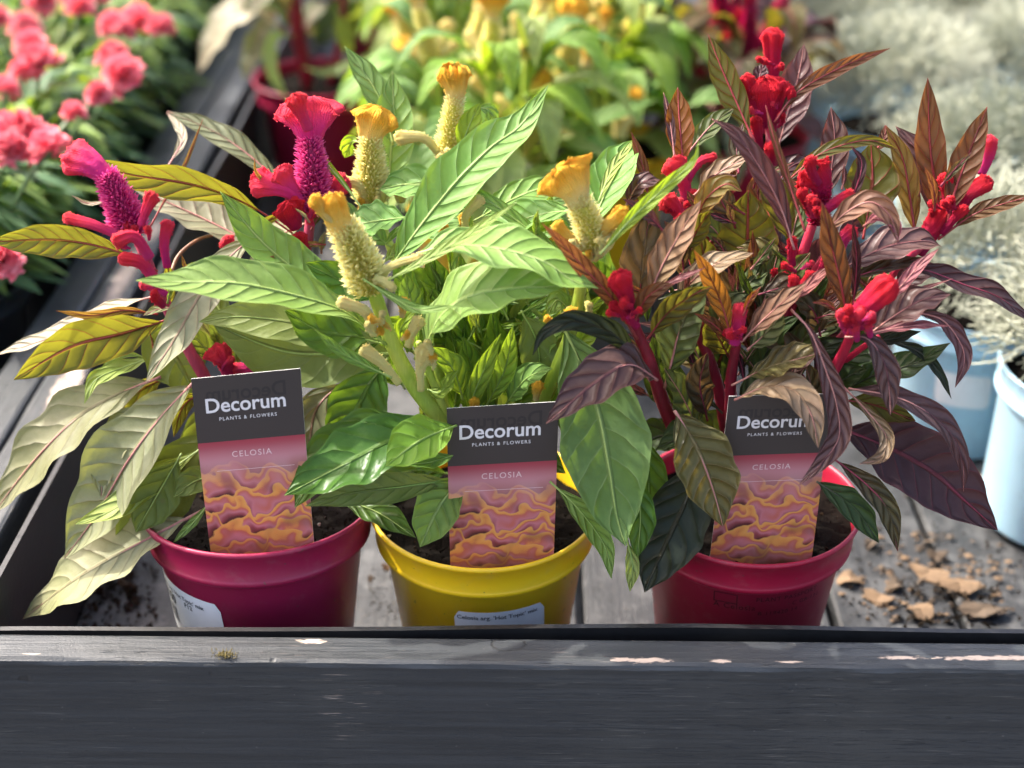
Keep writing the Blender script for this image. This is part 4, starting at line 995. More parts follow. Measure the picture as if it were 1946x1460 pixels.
for (k_, w, y0, y1, u, *q) in (('bright', 50, -1, -2, .4, 880, 760, 860, 700, 815, 660), ('green', 54, -1, -2, .5, 960, 770, 1000, 720, 1050, 700), ('bright', 44, -1, -2, .3, 920, 780, 960, 700, 975, 620), ('green', 60, 0, 0, .5, 1000, 690, 1040, 640, 1075, 620), ('bright', 46, 0, 0, .3, 1080, 690, 1110, 640, 1150, 610),
        ('green', 50, 0, 0, .5, 800, 620, 780, 570, 770, 520), ('green', 64, 2, 3, .6, 780, 460, 840, 420, 900, 400), ('bright', 40, 2, 2, .3, 1000, 460, 1030, 420, 1050, 370), ('green', 60, 3, 4, .6, 700, 460, 660, 420, 610, 410), ('lime', 40, 4, 5, .6, 800, 380, 830, 340, 880, 330)):
    L(B_, k_, w, y0, y1, u, *q)
def tuft(par, mats, n, x, y, d, spread, seed, lmin=14, lmax=30, w0=5, w1=15):
    """ragged small crests round a flower"""
    rs = random.Random(seed)
    for q in range(n):
        a = rs.uniform(-2.9, -.25); ln = rs.uniform(lmin, lmax); bx, by = x + rs.uniform(-1, 1) * spread * .5, y + rs.uniform(-.4, 1) * spread * .5; dd = d - rs.uniform(-.4, .8); k_ = rs.uniform(-.25, .25) * ln
        CR_(par, M[rs.choice(mats)], rs.uniform(.8, 1.3) * w0, rs.uniform(.6, 1.2) * w1, dd, dd - .2, bx, by, bx + math.cos(a) * ln * .5 + k_, by + math.sin(a) * ln * .5, bx + math.cos(a) * ln, by + math.sin(a) * ln, flat=rs.uniform(.35, .7), ruffle=.6, dome=.25, name="bud")
def infill(par, kinds, n, cx, cy, r0, r1, d0, d1, seed, a0=-3.0, a1=-.14, w0=20, w1=46):
    """slimmer leaves radiating from the stems, behind the big ones"""
    rs = random.Random(seed)
    for q in range(n):
        a = rs.uniform(a0, a1); b0 = rs.uniform(.15, .55) * r0; ln = rs.uniform(r0, r1); d = rs.uniform(d0, d1); bx, by = cx + math.cos(a) * b0, cy + math.sin(a) * b0; sag = rs.uniform(-.1, .22) * ln
        L(par, rs.choice(kinds), rs.uniform(w0, w1), d, d + rs.uniform(-1.5, 1.0), rs.uniform(.1, .7), bx, by, bx + math.cos(a) * ln * .5, by + math.sin(a) * ln * .5 - sag * .5, bx + math.cos(a) * ln, by + math.sin(a) * ln + sag * .4)
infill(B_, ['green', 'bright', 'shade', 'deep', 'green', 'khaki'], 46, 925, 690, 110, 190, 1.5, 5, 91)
infill(D_, ['green3', 'bronzed', 'moss', 'plum', 'purple', 'rust', 'olive3', 'bronze'], 52, 1440, 700, 120, 230, 1.0, 4.5, 92)
infill(A, ['shade', 'khaki', 'pale', 'olive', 'mottle'], 20, 450, 720, 90, 170, 2, 5, 93)
# small narrow bract leaves crowding the stems
def bracts(par, kinds, n, x0, x1, y0, y1, d0, d1, seed, lmin=45, lmax=110, wmin=9, wmax=20):
    rs = random.Random(seed)
    for q in range(n):
        x, y = rs.uniform(x0, x1), rs.uniform(y0, y1); a = rs.gauss(-1.57, .75); ln = rs.uniform(lmin, lmax); d = rs.uniform(d0, d1); bx = rs.uniform(-.25, .25) * ln
        L(par, rs.choice(kinds), rs.uniform(wmin, wmax), d, d - rs.uniform(-.5, 1.5), rs.uniform(0, .5), x, y, x + math.cos(a) * ln * .5 + bx * .5, y + math.sin(a) * ln * .5, x + math.cos(a) * ln + bx * .3, y + math.sin(a) * ln, wave=.16)
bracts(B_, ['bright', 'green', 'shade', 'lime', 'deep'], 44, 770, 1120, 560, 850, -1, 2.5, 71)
bracts(B_, ['bright', 'green', 'lime'], 18, 690, 1160, 420, 560, 0, 4, 72, 40, 90, 8, 18)
bracts(D_, ['plum', 'rust', 'bronzed', 'green3', 'moss', 'purple'], 46, 1230, 1680, 480, 790, -1, 2, 73)
bracts(D_, ['plum', 'rust', 'purple', 'bronzed'], 22, 1290, 1800, 330, 500, 1, 4, 74, 40, 95, 9, 20)
bracts(A, ['olive', 'pale', 'shade', 'rusto', 'lime'], 9, 280, 400, 520, 680, .5, 2, 75, 35, 90, 8, 18)
bracts(A, ['olive', 'rusto', 'palepink'], 8, 540, 630, 420, 520, 2, 4, 76, 35, 70, 7, 14)

RM = ['cr_red', 'cr_magenta', 'cr_red']
for (par, n, x, y, d, sp, sd) in ((r1, 6, 1196, 588, -3.0, 34, 1), (r2, 4, 1398, 640, -2.3, 24, 2), (r3, 8, 1628, 612, -3.6, 50, 3), (r4, 8, 1552, 400, 1.0, 44, 4), (r5, 7, 1460, 215, 8.0, 60, 5), (r6, 7, 1300, 385, 3.5, 44, 6), (r7, 8, 1806, 405, 3.0, 54, 7), (r8, 6, 1512, 520, 0, 60, 8), (r5, 4, 1466, 120, 9.0, 30, 9)):
    tuft(par, RM, n, x, y, d, sp, sd)
tuft(fa, ['cr_pinkred', 'cr_magenta'], 6, 262, 450, .2, 50, 11); tuft(fb, ['cr_pinkred', 'cr_magenta'], 7, 590, 400, 3.2, 60, 12); tuft(fc, ['cr_pinkred'], 3, 428, 700, -1, 24, 13)
for (par, n, x, y, d, sp, sd) in ((f1, 7, 735, 620, -2.6, 60, 21), (f2, 6, 704, 392, 5.6, 44, 22), (f3, 5, 855, 300, 7.6, 40, 23), (f5, 7, 1122, 480, -1.8, 44, 24), (f1, 6, 800, 680, -2.4, 60, 25), (f5, 6, 1080, 600, -1.6, 60, 26)):
    tuft(par, ['cr_cream', 'cr_cream', 'cr_yellow'], n, x, y, d, sp, sd, w0=6, w1=14)

# ------------------------------------------------------------------ plant tags
def tag_material():
    g = G("tag_print"); uv = coord(g, "UV"); xyz = g.n("SeparateXYZ", {0: uv}, out=None); a, b = xyz.outputs[0], xyz.outputs[1]
    q = g.n("CombineXYZ", {0: a, 1: g.m('MULTIPLY', b, 1.65), 2: 0.35})
    fz = g.m('MULTIPLY', g.m('SUBTRACT', g.noise(q, 95.0, 2.0, .6), .5), .30)
    pic = g.mix(g.noise(q, 5.0, 2.0), (.10, .022, .022), (.34, .09, .10)); n1 = None
    n1 = g.noise(q, 3.0, 1.0)
    wn_ = g.n("SeparateXYZ", {0: g.noise(q, 4.6, 1.0, .5, out=1)}, out=None)
    a_ = g.m('ADD', a, g.m('MULTIPLY', g.m('SUBTRACT', wn_.outputs[0], .5), .55)); b_ = g.m('ADD', b, g.m('MULTIPLY', g.m('SUBTRACT', wn_.outputs[1], .5), .20))
    pic = g.mix(g.noise(q, 5.0, 2.0), (.20, .05, .05), (.42, .15, .16))
    for i, (fq, ph, am) in enumerate(((2.3, .1, .030), (1.7, .5, .036), (2.6, .8, .032), (1.9, .2, .040), (2.4, .65, .034), (1.6, .35, .040), (2.7, .0, .030), (2.0, .55, .036))):
        y = g.m('MULTIPLY', g.m('SINE', g.m('MULTIPLY_ADD', a_, fq * 6.283)), am); y.node.inputs[0].links[0].from_node.inputs[0].links[0].from_node.inputs[2].default_value = ph * 6.283
        d = g.m('ADD', g.m('SUBTRACT', g.m('SUBTRACT', b_, .505 + .066 * i), y), g.m('MULTIPLY', fz, .035))
        fold = g.ramp(g.m('DIVIDE', d, .12), [(.0, (.80, .38, .10)), (.16, (.76, .30, .07)), (.26, (.56, .13, .09)), (.50, (.58, .19, .21)), (.74, (.34, .07, .08)), (.98, (.10, .02, .02))])
        pic = g.mix(g.step(d, -.004, .004), pic, fold)
    big = g.noise(q, 3.1, 1.0); pic = g.mix(g.m('MULTIPLY', g.step(big, .50, .34), .45), pic, (.10, .045, .03))
    lower = g.step(b, .80, 1.0); pic = g.mix(g.m('MULTIPLY', lower, .35), pic, (.33, .16, .07))
    soft = g.mix(g.step(n1, .4, .6), (.58, .24, .23), (.62, .34, .34)); soft = g.mix(.30, soft, pic)
    pic = g.mix(g.step(b, .66, .42), pic, soft)
    band = g.mix(g.step(b, .345, .46), (.36, .045, .065), (.56, .23, .25))
    pic = g.mix(g.step(b, .42, .52), band, pic)
    col = g.mix(g.m('GREATER_THAN', b, .345), (.047, .037, .034), pic)
    dust = g.step(g.noise(q, 60.0, 2.0), .74, .78); col = g.mix(g.m('MULTIPLY', dust, .5), col, (.12, .09, .07))
    p = g.bsdf(col, .36, None, Specular_IOR_Level=.45)
    return g.done(g.n("MixShader", {0: .10, 1: p, 2: g.n("BsdfTranslucent", {"Color": col})}))
M['tag'] = tag_material()
M['card_edge'] = simple("white_card", (.78, .77, .74), .5, .05)
M['ink_white'] = simple("white_print", (.72, .68, .66), .4, .05, bump=0)
M['ink_pink'] = simple("pale_pink_print", (.80, .56, .54), .4, .05, bump=0)
M['ink_ghost'] = simple("show_through_print", (.021, .017, .017), .4, .05, bump=0)
M['ink_black'] = simple("black_print", (.02, .02, .022), .5, .05, bump=0)
M['ink_stamp'] = simple("stamped_ink", (.075, .012, .018), .6, .35, 500., bump=0)
TXT = {'name': text_shape("Decorum", .016, 1.0), 'sub': text_shape("PLANTS & FLOWERS", .008, 1.32), 'kind': text_shape("CELOSIA", .0, 1.22)}
def plant_tag(TL, TR, BR, BL, yt, yb, label):
    tl, tr, br, bl = at_y(*TL, yt), at_y(*TR, yt), at_y(*BR, yb), at_y(*BL, yb)
    nrm = (bl - tl).cross(tr - tl).normalized()
    if nrm.dot(CAM - tl) < 0: nrm = -nrm
    W, H = (tr - tl).length, (bl - tl).length
    def at(a, b, off=0.0):
        t, q = tl.lerp(tr, a), bl.lerp(br, a); bow = .0012 * math.sin(math.pi * min(1, b)) ; return t.lerp(q, b) + nrm * (off + bow)
    o = empty("plant_tag", at(.5, 1.09), label, "plant tag", "printed tags standing in the pots")
    n = 14; e = 1.09; BS = [1.05 * i / 11 for i in range(12)] + [1.055, 1.07, 1.09]; V, F, UV, FM = [], [], [], []
    for off in (.0002, -.0002):
        for i in range(n + 1):
            for j in (0, 1):
                b = BS[i]; V.append(at(j if b <= 1.051 else .5 + (j - .5) * .45, b, off)); UV.append((j, b))
    k_ = 2 * (n + 1)
    for i in range(n):
        F.append((2 * i, 2 * i + 1, 2 * i + 3, 2 * i + 2)); FM.append(0)
        F.append((k_ + 2 * i + 2, k_ + 2 * i + 3, k_ + 2 * i + 1, k_ + 2 * i)); FM.append(0)
        for j in (0, 1): F.append((2 * i + j, 2 * i + 2 + j, k_ + 2 * i + 2 + j, k_ + 2 * i + j)); FM.append(1)
    F.append((0, 1, k_ + 1, k_)); FM.append(1); F.append((2 * n, 2 * n + 1, k_ + 2 * n + 1, k_ + 2 * n)); FM.append(1)
    card = build("card", V, F, [M['tag'], M['card_edge']], o, UV, FM, smooth=False)
    def write(key, a0, a1, b, mat, mirror=False, off=.00034):
        v, f = TXT[key]; w = a1 - a0
        pts_ = [at((a1 - x * w) if mirror else (a0 + x * w), b - y * w * W / H, off) for x, y in v]
        build("lettering", pts_, f, mat, card, smooth=False)
    write('name', .12, .855, .125, M['ink_ghost'], True, .00030)
    write('name', .11, .845, .186, M['ink_white'])
    write('sub', .225, .755, .232, M['ink_white'])
    write('kind', .31, .68, .433, M['ink_pink'])
    build("printed_line", [at(.15, .503, .0003), at(.88, .503, .0003), at(.88, .5055, .0003), at(.15, .5055, .0003)], [(0, 1, 2, 3)], M['ink_pink'], card, smooth=False)
    return o
plant_tag((363, 720), (571, 700), (598, 1045), (402, 1060), C1.y - .018, C1.y - .0305, "dark topped Celosia tag tilted in the magenta pot at left")
plant_tag((849, 776), (1062, 763), (1052, 1070), (856, 1080), C2.y - .036, C2.y - .0445, "dark topped Celosia tag standing in the yellow pot")
plant_tag((1385, 753), (1580, 748), (1543, 1056), (1348, 1066), C3.y - .034, C3.y - .0430, "Celosia tag in the crimson pot, half covered by a purple leaf")

# ------------------------------------------------------------------ stickers and print on the pots
def on_pot(c, R, th0, z0, tilt, a, b, off, lean=None):
    ca, sa = math.cos(tilt), math.sin(tilt); a, b = a * ca - b * sa, a * sa + b * ca
    z = z0 + b; r = pot_r(z, R) + off; th = th0 + a / r
    q = Vector((r * math.cos(th), r * math.sin(th), z)); return c + (TILT_A @ q if c is C1 else q)
def sticker(pot, c, R, th0, z0, tilt, w, h, lines, bars=None):
    V, F = [], []; nx, ny = 20, 8; rc = .0025
    for j in range(ny + 1):
        for i in range(nx + 1):
            b = -h * (1 - j / ny); a = w * i / nx
            ins = 0
            if j == ny or j == 0: ins = rc
            V.append(on_pot(c, R, th0, z0, tilt, min(max(a, ins), w - ins), b, .00035))
    for j in range(ny):
        for i in range(nx): q = j * (nx + 1) + i; F.append((q, q + 1, q + nx + 2, q + nx + 1))
    lab = build("price_label", V, F, M['label_paper'], pot)
    for (txt, a, b, sz, bold) in lines:
        v, f = text_shape(txt, bold)
        build("lettering", [on_pot(c, R, th0, z0, tilt, a + x * sz, b + y * sz, .00055) for x, y in v], f, M['ink_black'], lab, smooth=False)
    if bars:
        ms = Mesh(); rs = random.Random(4); a = bars[0]
        while a < bars[1]:
            wd = rs.choice((.0003, .0005, .0009)); ms.add([on_pot(c, R, th0, z0, tilt, aa, bb, .00055) for aa, bb in ((a, bars[2]), (a + wd, bars[2]), (a + wd, bars[3]), (a, bars[3]))], [(0, 1, 2, 3)])
            a += wd + rs.choice((.0004, .0006, .001))
        ms.build("barcode", M['ink_black'], lab, smooth=False)
    return lab
M['label_paper'] = simple("label_paper", (.76, .77, .78), .45, .06)
sticker(potA, C1, R1, R_(197), .0765, R_(-4), .052, .034, (("Celosia arg. 'Hot Topic' mix", .0025, -.0062, .0400, .008), ("P12", .0285, -.0100, .0058, .008), ("£8.50", .0030, -.0135, .0165, .02)), (.0035, .018, -.026, -.0165))
sticker(potB, C2, R2, R_(254), .0738, R_(0), .0475, .036, (("Celosia arg. 'Hot Topic' mix", .0015, -.0050, .0420, .008),))
for (txt, th, z, sz, bold) in (("PLANT PASSPORT", 270, .0790, .034, .0), ("A Celosia", 246, .0730, .021, .0), ("C GB-131", 292, .0740, .016, .0), ("B 119420 14", 272, .0695, .021, .0)):
    v, f = text_shape(txt, bold, 1.15)
    build("lettering", [on_pot(C3, R3, R_(th), z, R_(0), x * sz, y * sz, .0006) for x, y in v], f, M['ink_stamp'], potD, smooth=False)
ms = Mesh()
for (a0, a1, b0, b1) in ((0, .012, 0, .0005), (0, .012, .0060, .0065), (0, .0005, 0, .0065), (.0115, .012, 0, .0065)):
    ms.add([on_pot(C3, R3, R_(246), .0762, 0, a, b, .0006) for a, b in ((a0, b0), (a1, b0), (a1, b1), (a0, b1))], [(0, 1, 2, 3)])
ms.build("printed_frame", M['ink_stamp'], potD, smooth=False)
# ------------------------------------------------------------------ plants standing behind
def world_leaf(parent, kind, base, az, length, rise, width, rs, droop=1.0, n=16, m=6):
    d = Vector((math.cos(az), math.sin(az), 0))
    P = [base, base + d * length * .3 + UP * rise * .7, base + d * length * .68 + UP * (rise * .85 - .006 * droop), base + d * length + UP * (rise * .5 - length * .38 * droop)]
    mat, rib = LEAF[kind]
    return leaf3d(parent, mat, rib, P, lambda i, p, B: width, lambda i, p, T: UP * .9 - d * .3 + Vector((rs.uniform(-.1, .1), rs.uniform(-.1, .1), 0)),
                  .25, .12, .1, .4, n=n, m=m, seed=rs.random())
def world_spike(parent, c, h, lean, rs, fl, cr, size=1.0, crest_w=.024):
    ax = (UP + lean).normalized(); S = [c + ax * h * i / 9 for i in range(10)]
    W = [.018 * size * (1 - .45 * (i / 9) ** 1.3) for i in range(10)]
    sp = spike3d(parent, fl, S, W, dens=.6, seed=int(c.x * 1e4) + 3)
    n = 16; S2 = [c + ax * (h * .95 + .02 * size * i / (n - 1)) for i in range(n)]
    W2 = [(.010 + (crest_w * size - .010) * (i / (n - 1)) ** 2) for i in range(n)]
    crest3d(sp, cr, S2, W2, [w * .5 for w in W2], Vector((rs.uniform(-1, 1), -1, .2)), .4, .4, 2.5, seed=int(rs.random() * 999), sides=20)
    return sp
def celosia(c, pot_mat, label, kinds, st, fl, cr, seed, stems=4, leaves=34, h=.13, ll=.10, lw=.032, budcol=None):
    rs = random.Random(seed); c = Vector((c[0], c[1], 0))
    o = empty("potted_celosia", c, label, "potted plant", "celosias standing further back")
    add_pot(o, M[pot_mat], c, seg=40); add_soil(o, c, .0555, .0945, 60, seed)
    tops = []
    for k_ in range(stems):
        a = 6.283 * k_ / stems + rs.uniform(-.4, .4); r = rs.uniform(.015, .042); hh = h * rs.uniform(.75, 1.1)
        b = c + Vector((math.cos(a) * .012, math.sin(a) * .012, .094)); t = c + Vector((math.cos(a) * r, math.sin(a) * r, .098 + hh))
        S = spline([b, b.lerp(t, .5) + Vector((math.cos(a) * .006, math.sin(a) * .006, 0)), t], 10)
        ms = Mesh(); ms.add(*tube(S, [.0042 - .0014 * i / 9 for i in range(10)], 7)); ms.build("stem", M[st], o)
        tops.append((S, a))
        world_spike(o, S[-1] - UP * .003, rs.uniform(.028, .042), Vector((math.cos(a), math.sin(a), 0)) * .25, rs, M[fl], M[cr])
        for q in range(3):
            aa = rs.uniform(0, 6.283); b0 = S[-1 - q % 2] - UP * .006; d = Vector((math.cos(aa), math.sin(aa), .6)) * rs.uniform(.012, .02)
            S2 = spline([b0, b0 + d * .5, b0 + d + UP * .004], 16)
            crest3d(o, M[budcol or cr], S2, [.0045 + .004 * (i / 15) ** 2 for i in range(16)], [.0042 + .002 * i / 15 for i in range(16)], Vector((0, -1, .3)), .2, .5, 2, "bud", int(rs.random() * 999), sides=12)
    for k_ in range(leaves):
        S, a = tops[k_ % stems]; t = rs.uniform(.15, .95); b = S[int(t * 9)]
        az = a + rs.uniform(-1.7, 1.7); sc = 1.1 - .45 * t
        world_leaf(o, rs.choice(kinds), b, az, ll * sc * rs.uniform(.8, 1.15), ll * (.15 + .45 * t) * rs.uniform(.7, 1.2), lw * sc * rs.uniform(.85, 1.15), rs, droop=rs.uniform(.4, 1.2) * (1.25 - t))
    return o
GK = ['green', 'green', 'bright', 'blue', 'lime', 'bright', 'lime']
YB = dict(kinds=GK, st='st_green', fl='fl_cream', cr='cr_yellow', budcol='cr_cream')
ya = celosia((-.035, .405), 'yellow_pot', "blurred cream celosia right behind the middle plant's plumes", seed=21, stems=4, leaves=52, **YB)
yb_ = celosia((.062, .530), 'yellow_pot', "cream celosia in a yellow pot left of the far crimson pot", seed=22, stems=4, leaves=52, **YB)
yc = celosia((-.075, .650), 'yellow_pot', "cream celosia between the far magenta pot and the yellow ones", seed=23, stems=5, leaves=52, **YB)
yd = celosia((.040, .800), 'yellow_pot', "far cream celosia at the top edge, centre of the photo", seed=24, stems=5, leaves=52, **YB)
ye = celosia((-.085, .930), 'yellow_pot', "farthest cream celosia behind the orange tipped plumes", seed=25, stems=5, leaves=52, **YB)
yf = celosia((.110, 1.00), 'yellow_pot', "farthest green celosia right of the photo's top centre", seed=26, stems=4, leaves=52, **YB)
for (w0, w1, cw, yy, xy, cxy) in ((46, 30, 40, 40, (1014, 310, 1010, 250, 1004, 185), (1002, 196, 1012, 168, 1034, 142)),
                                  (50, 44, 62, 47, (1072, 150, 1080, 90, 1086, 40), (1086, 50, 1088, 28, 1090, 8)),
                                  (48, 36, 52, 50, (842, 160, 815, 130, 788, 100), (792, 106, 776, 94, 762, 92)),
                                  (46, 40, 50, 52, (900, 92, 914, 55, 922, 15), (920, 20, 924, 0, 926, -18)),
                                  (40, 34, 56, 55, (775, 70, 768, 45, 762, 30), (762, 34, 758, 20, 756, 8))):
    par = ya if yy < 50 else (yb_ if xy[0] > 1000 else yc)
    sp = SP(par, M['fl_cream'], w0, w1, yy, yy, *xy, dens=.7); CR_(sp, M['cr_yellow'], w1, cw, yy, yy, *cxy, flat=.6, ruffle=.5)
for (x, y, w, yy) in ((1118, 96, 34, 44), (1205, 188, 44, 44), (1044, 104, 26, 46), (848, 55, 30, 50), (885, 125, 24, 50), (1180, 230, 44, 42), (1052, 232, 24, 38), (820, 182, 34, 50), (960, 290, 26, 38), (980, 40, 26, 50), (1150, 30, 24, 48)):
    CR_(ya if yy < 45 else yb_ if x > 1000 else yc, M['cr_yellow' if x % 4 else 'cr_cream'], w * .6, w, yy, yy, x - 4, y + 30, x, y + 10, x + 3, y - 8, flat=.7, ruffle=.5, name="bud")
CR_(ya, M['cr_cream'], 22, 26, 40, 40, 1020, 275, 1055, 255, 1096, 266, name="bud"); CR_(ya, M['cr_cream'], 24, 46, 40, 40, 985, 250, 965, 215, 940, 200, flat=.6, name="bud")
stem(ya, M['st_green'], 14, 10, 40.5, 40, 1000, 420, 1012, 360, 1014, 305)
L(ya, 'blue', 56, 42, 44, .3, 985, 300, 990, 220, 1010, 150, 1040, 20); L(ya, 'bright', 50, 42, 43, .1, 1080, 300, 1060, 220, 1030, 120)
L(ya, 'green', 34, 40, 40, .5, 1050, 300, 1110, 240, 1180, 210, 1250, 190); L(yb_, 'green', 60, 46, 46, .7, 1120, 170, 1170, 150, 1250, 175)
L(ya, 'green', 60, 38, 36, .6, 1080, 330, 1130, 290, 1190, 300); L(yb_, 'green', 30, 42, 42, .6, 1300, 205, 1350, 182, 1400, 195)

rb = celosia((.178, .560), 'red_pot', "dusky leaved celosia in the crimson pot behind the right plant", ['mottle', 'purple', 'bronzed', 'olive3', 'tan', 'plum'], 'st_wine', 'fl_red', 'cr_red', 31, stems=4, leaves=36, h=.10)
rc_ = celosia((.185, .790), 'red_pot', "dark red celosia at the top edge, left of the silver bushes", ['plum', 'purple', 'bronzed', 'moss', 'mottle'], 'st_wine', 'fl_red', 'cr_red', 32, stems=5, leaves=38)
mg = celosia((-.203, .700), 'magenta_pot', "celosia with pale drooping leaves in the far magenta pot at left", ['moss', 'shade', 'mottle', 'olive3', 'plum'], 'st_wine', 'fl_red', 'cr_red', 33, stems=3, leaves=18, h=.12, ll=.075)
L(mg, 'cream', 52, 66, 62, .8, 545, 62, 480, 18, 425, 48, 376, 140); L(mg, 'pale', 44, 66, 62, .8, 545, 60, 510, 45, 485, 95, 462, 155)
L(mg, 'lime', 26, 64, 60, .3, 560, 70, 520, 70, 515, 130, 546, 190); L(mg, 'shade', 24, 64, 62, .6, 575, 128, 630, 138, 700, 105)
L(mg, 'shade', 34, 66, 66, .3, 640, 20, 655, 70, 668, 110); L(yc, 'blue', 30, 58, 60, .5, 820, 70, 760, 90, 690, 118)
L(mg, 'moss', 60, 70, 72, .3, 590, 100, 640, 40, 720, 10)
m2 = celosia((-.170, 1.02), 'magenta_pot', "dark celosia far behind the far magenta pot", ['moss', 'plum', 'shade', 'deep'], 'st_wine', 'fl_red', 'cr_red', 34, stems=4, leaves=34)

# ---- silver bushes in pale blue pots
def silver_material():
    g = G("silver_foliage"); rnd = g.noise(coord(g), 30.0, 2.0)
    col = g.mix(g.step(rnd, .3, .7), (.38, .40, .31), (.52, .53, .41))
    p = g.bsdf(col, .7); return g.done(g.n("MixShader", {0: .25, 1: p, 2: g.n("BsdfTranslucent", {"Color": (.50, .54, .40, 1)})}))
M['silver'] = silver_material()
def silver_mesh(seed):
    rs = random.Random(seed); ms = Mesh()
    for q in range(2600):
        z = rs.uniform(-.35, 1.0); a = rs.uniform(0, 6.283); s = math.sqrt(max(0, 1 - z * z)); d = Vector((s * math.cos(a), s * math.sin(a), z * .95 + .12)).normalized()
        r0 = rs.uniform(.028, .060); p = Vector((0, 0, .016)) + Vector((d.x * 1.15, d.y * 1.15, d.z)) * r0; S = [p]
        for k_ in range(4):
            d = (d + Vector((rs.uniform(-1, 1), rs.uniform(-1, 1), rs.uniform(-.8, 1))) * .62).normalized(); p = p + d * rs.uniform(.003, .0055); S.append(p)
        V, F, UV = tube(S, [.0006, .0006, .00055, .0005, .0004], 3, False); ms.add(V, F)
    me = bpy.data.meshes.new("silver_foliage"); me.from_pydata([tuple(v) for v in ms.V], [], ms.F); me.materials.append(M['silver']); return me
SM = [silver_mesh(5), silver_mesh(6)]
b6 = at_z(1992, 1010, 0.0)
bushes = [((.297, .248), 0, "silver bush in the pale blue pot with a white label, beside the right plant"), ((b6.x, b6.y + .012), 7, "silver bush in the nearest pale blue pot at the right edge"),
          ((.318, .590), 0, "silver bush in the dark rimmed blue pot behind the red crests"), ((.335, .410), 0, "silver bush between the labelled blue pot and the pot behind it"),
          ((.445, .330), 0, "silver bush at the right edge behind the nearest blue pot"), ((.450, .480), 0, "silver bush at the right edge, second row of bushes"),
          ((.440, .640), 0, "silver bush at the right edge, third row of bushes"), ((.315, .750), 0, "silver bush right of the topmost red crest, far row"),
          ((.560, .700), 0, "silver bush in the upper right corner"), ((.430, .800), 0, "silver bush at the top edge, left of the corner bush"),
          ((.290, .900), 0, "silver bush at the top edge, nearest the dark red celosia"), ((.400, .970), 0, "farthest silver bush at the top edge, middle of its row"), ((.540, .900), 0, "farthest silver bush towards the upper right corner"),
          ((.660, .860), 0, "silver bush just inside the upper right edge")]
for i, ((x, y), tl, lab) in enumerate(bushes):
    c = Vector((x, y, .001 if tl else 0)); o = empty("potted_silver_bush", c, lab, "potted plant", "silver bushes in pale blue pots")
    rot = Euler((0, R_(tl), 0)).to_matrix() if tl else None
    p = add_pot(o, M['blue_pot'], c, .058, .106, rot, seg=44); add_soil(o, c, .053, .093, 40, i, rot)
    f = bpy.data.objects.new("foliage", SM[i % 2]); COL.objects.link(f); f.parent = o; f["kind"] = "stuff"
    f.location = (rot @ Vector((0, 0, .118))) if rot else (0, 0, .118); f.rotation_euler = (0, 0, i * 1.7); s = .95 + .12 * ((i * 37) % 5) / 4; f.scale = (s, s, s * .95)
    if i == 0: sticker(p, c, .058, R_(232), .070, 0, .036, .026, ())

# ---- pink flowers in the tray at the left
def pink_material():
    g = G("pink_petal"); n = g.noise(coord(g), 90.0, 2.0); rnd = g.n("ObjectInfo", out=None).outputs["Random"]
    col = g.mix(g.step(n, .3, .7), (.90, .16, .22), (.94, .36, .40)); v = g.m('MULTIPLY_ADD', rnd, .35); v.node.inputs[2].default_value = .8
    col = g.n("HueSaturation", {"Value": v, "Color": col})
    return g.done(g.n("MixShader", {0: .3, 1: g.bsdf(col, .6), 2: g.n("BsdfTranslucent", {"Color": col})}))
M['petal'] = pink_material()
M['strap'] = LM('strap', (.085, .165, .075), (.13, .22, .10), (.16, .30, .03), (.13, .20, .10), vs_=.2, quilt=.1, rough=.45)
M['strap2'] = LM('strap_light', (.20, .30, .06), (.24, .34, .10), (.34, .46, .03), (.28, .38, .10), vs_=.2, quilt=.1)
def head_mesh():
    rs = random.Random(3); ms = Mesh()
    for q in range(40):
        ring = q / 40; el = 1.35 * (1 - ring) + .05; az = q * 2.39996; d = Vector((math.cos(az) * math.cos(el), math.sin(az) * math.cos(el), math.sin(el)))
        s = perp(d, UP if abs(d.z) < .9 else Vector((1, 0, 0))).cross(d); nn = d.cross(s); V, F = [], []
        for i in range(4):
            t = i / 3; w = .0028 + .0085 * t
            for j in range(5):
                v = j / 2 - 1; V.append(d * (.020 * t + .002) + s * (w * v) + nn * (.0022 * t * math.sin(4 * v + q) + .0015 * math.sin(9 * v + q) * t) - UP * .006 * t * ring + d * (.0016 * math.sin(11 * v + q) if i == 3 else 0))
        for i in range(3):
            for j in range(4): F.append((i * 5 + j, i * 5 + j + 1, i * 5 + j + 6, i * 5 + j + 5))
        ms.add(V, F)
    me = bpy.data.meshes.new("flower_head"); me.from_pydata([tuple(v) for v in ms.V], [], ms.F); me.materials.append(M['petal']); return me
HEAD = head_mesh()
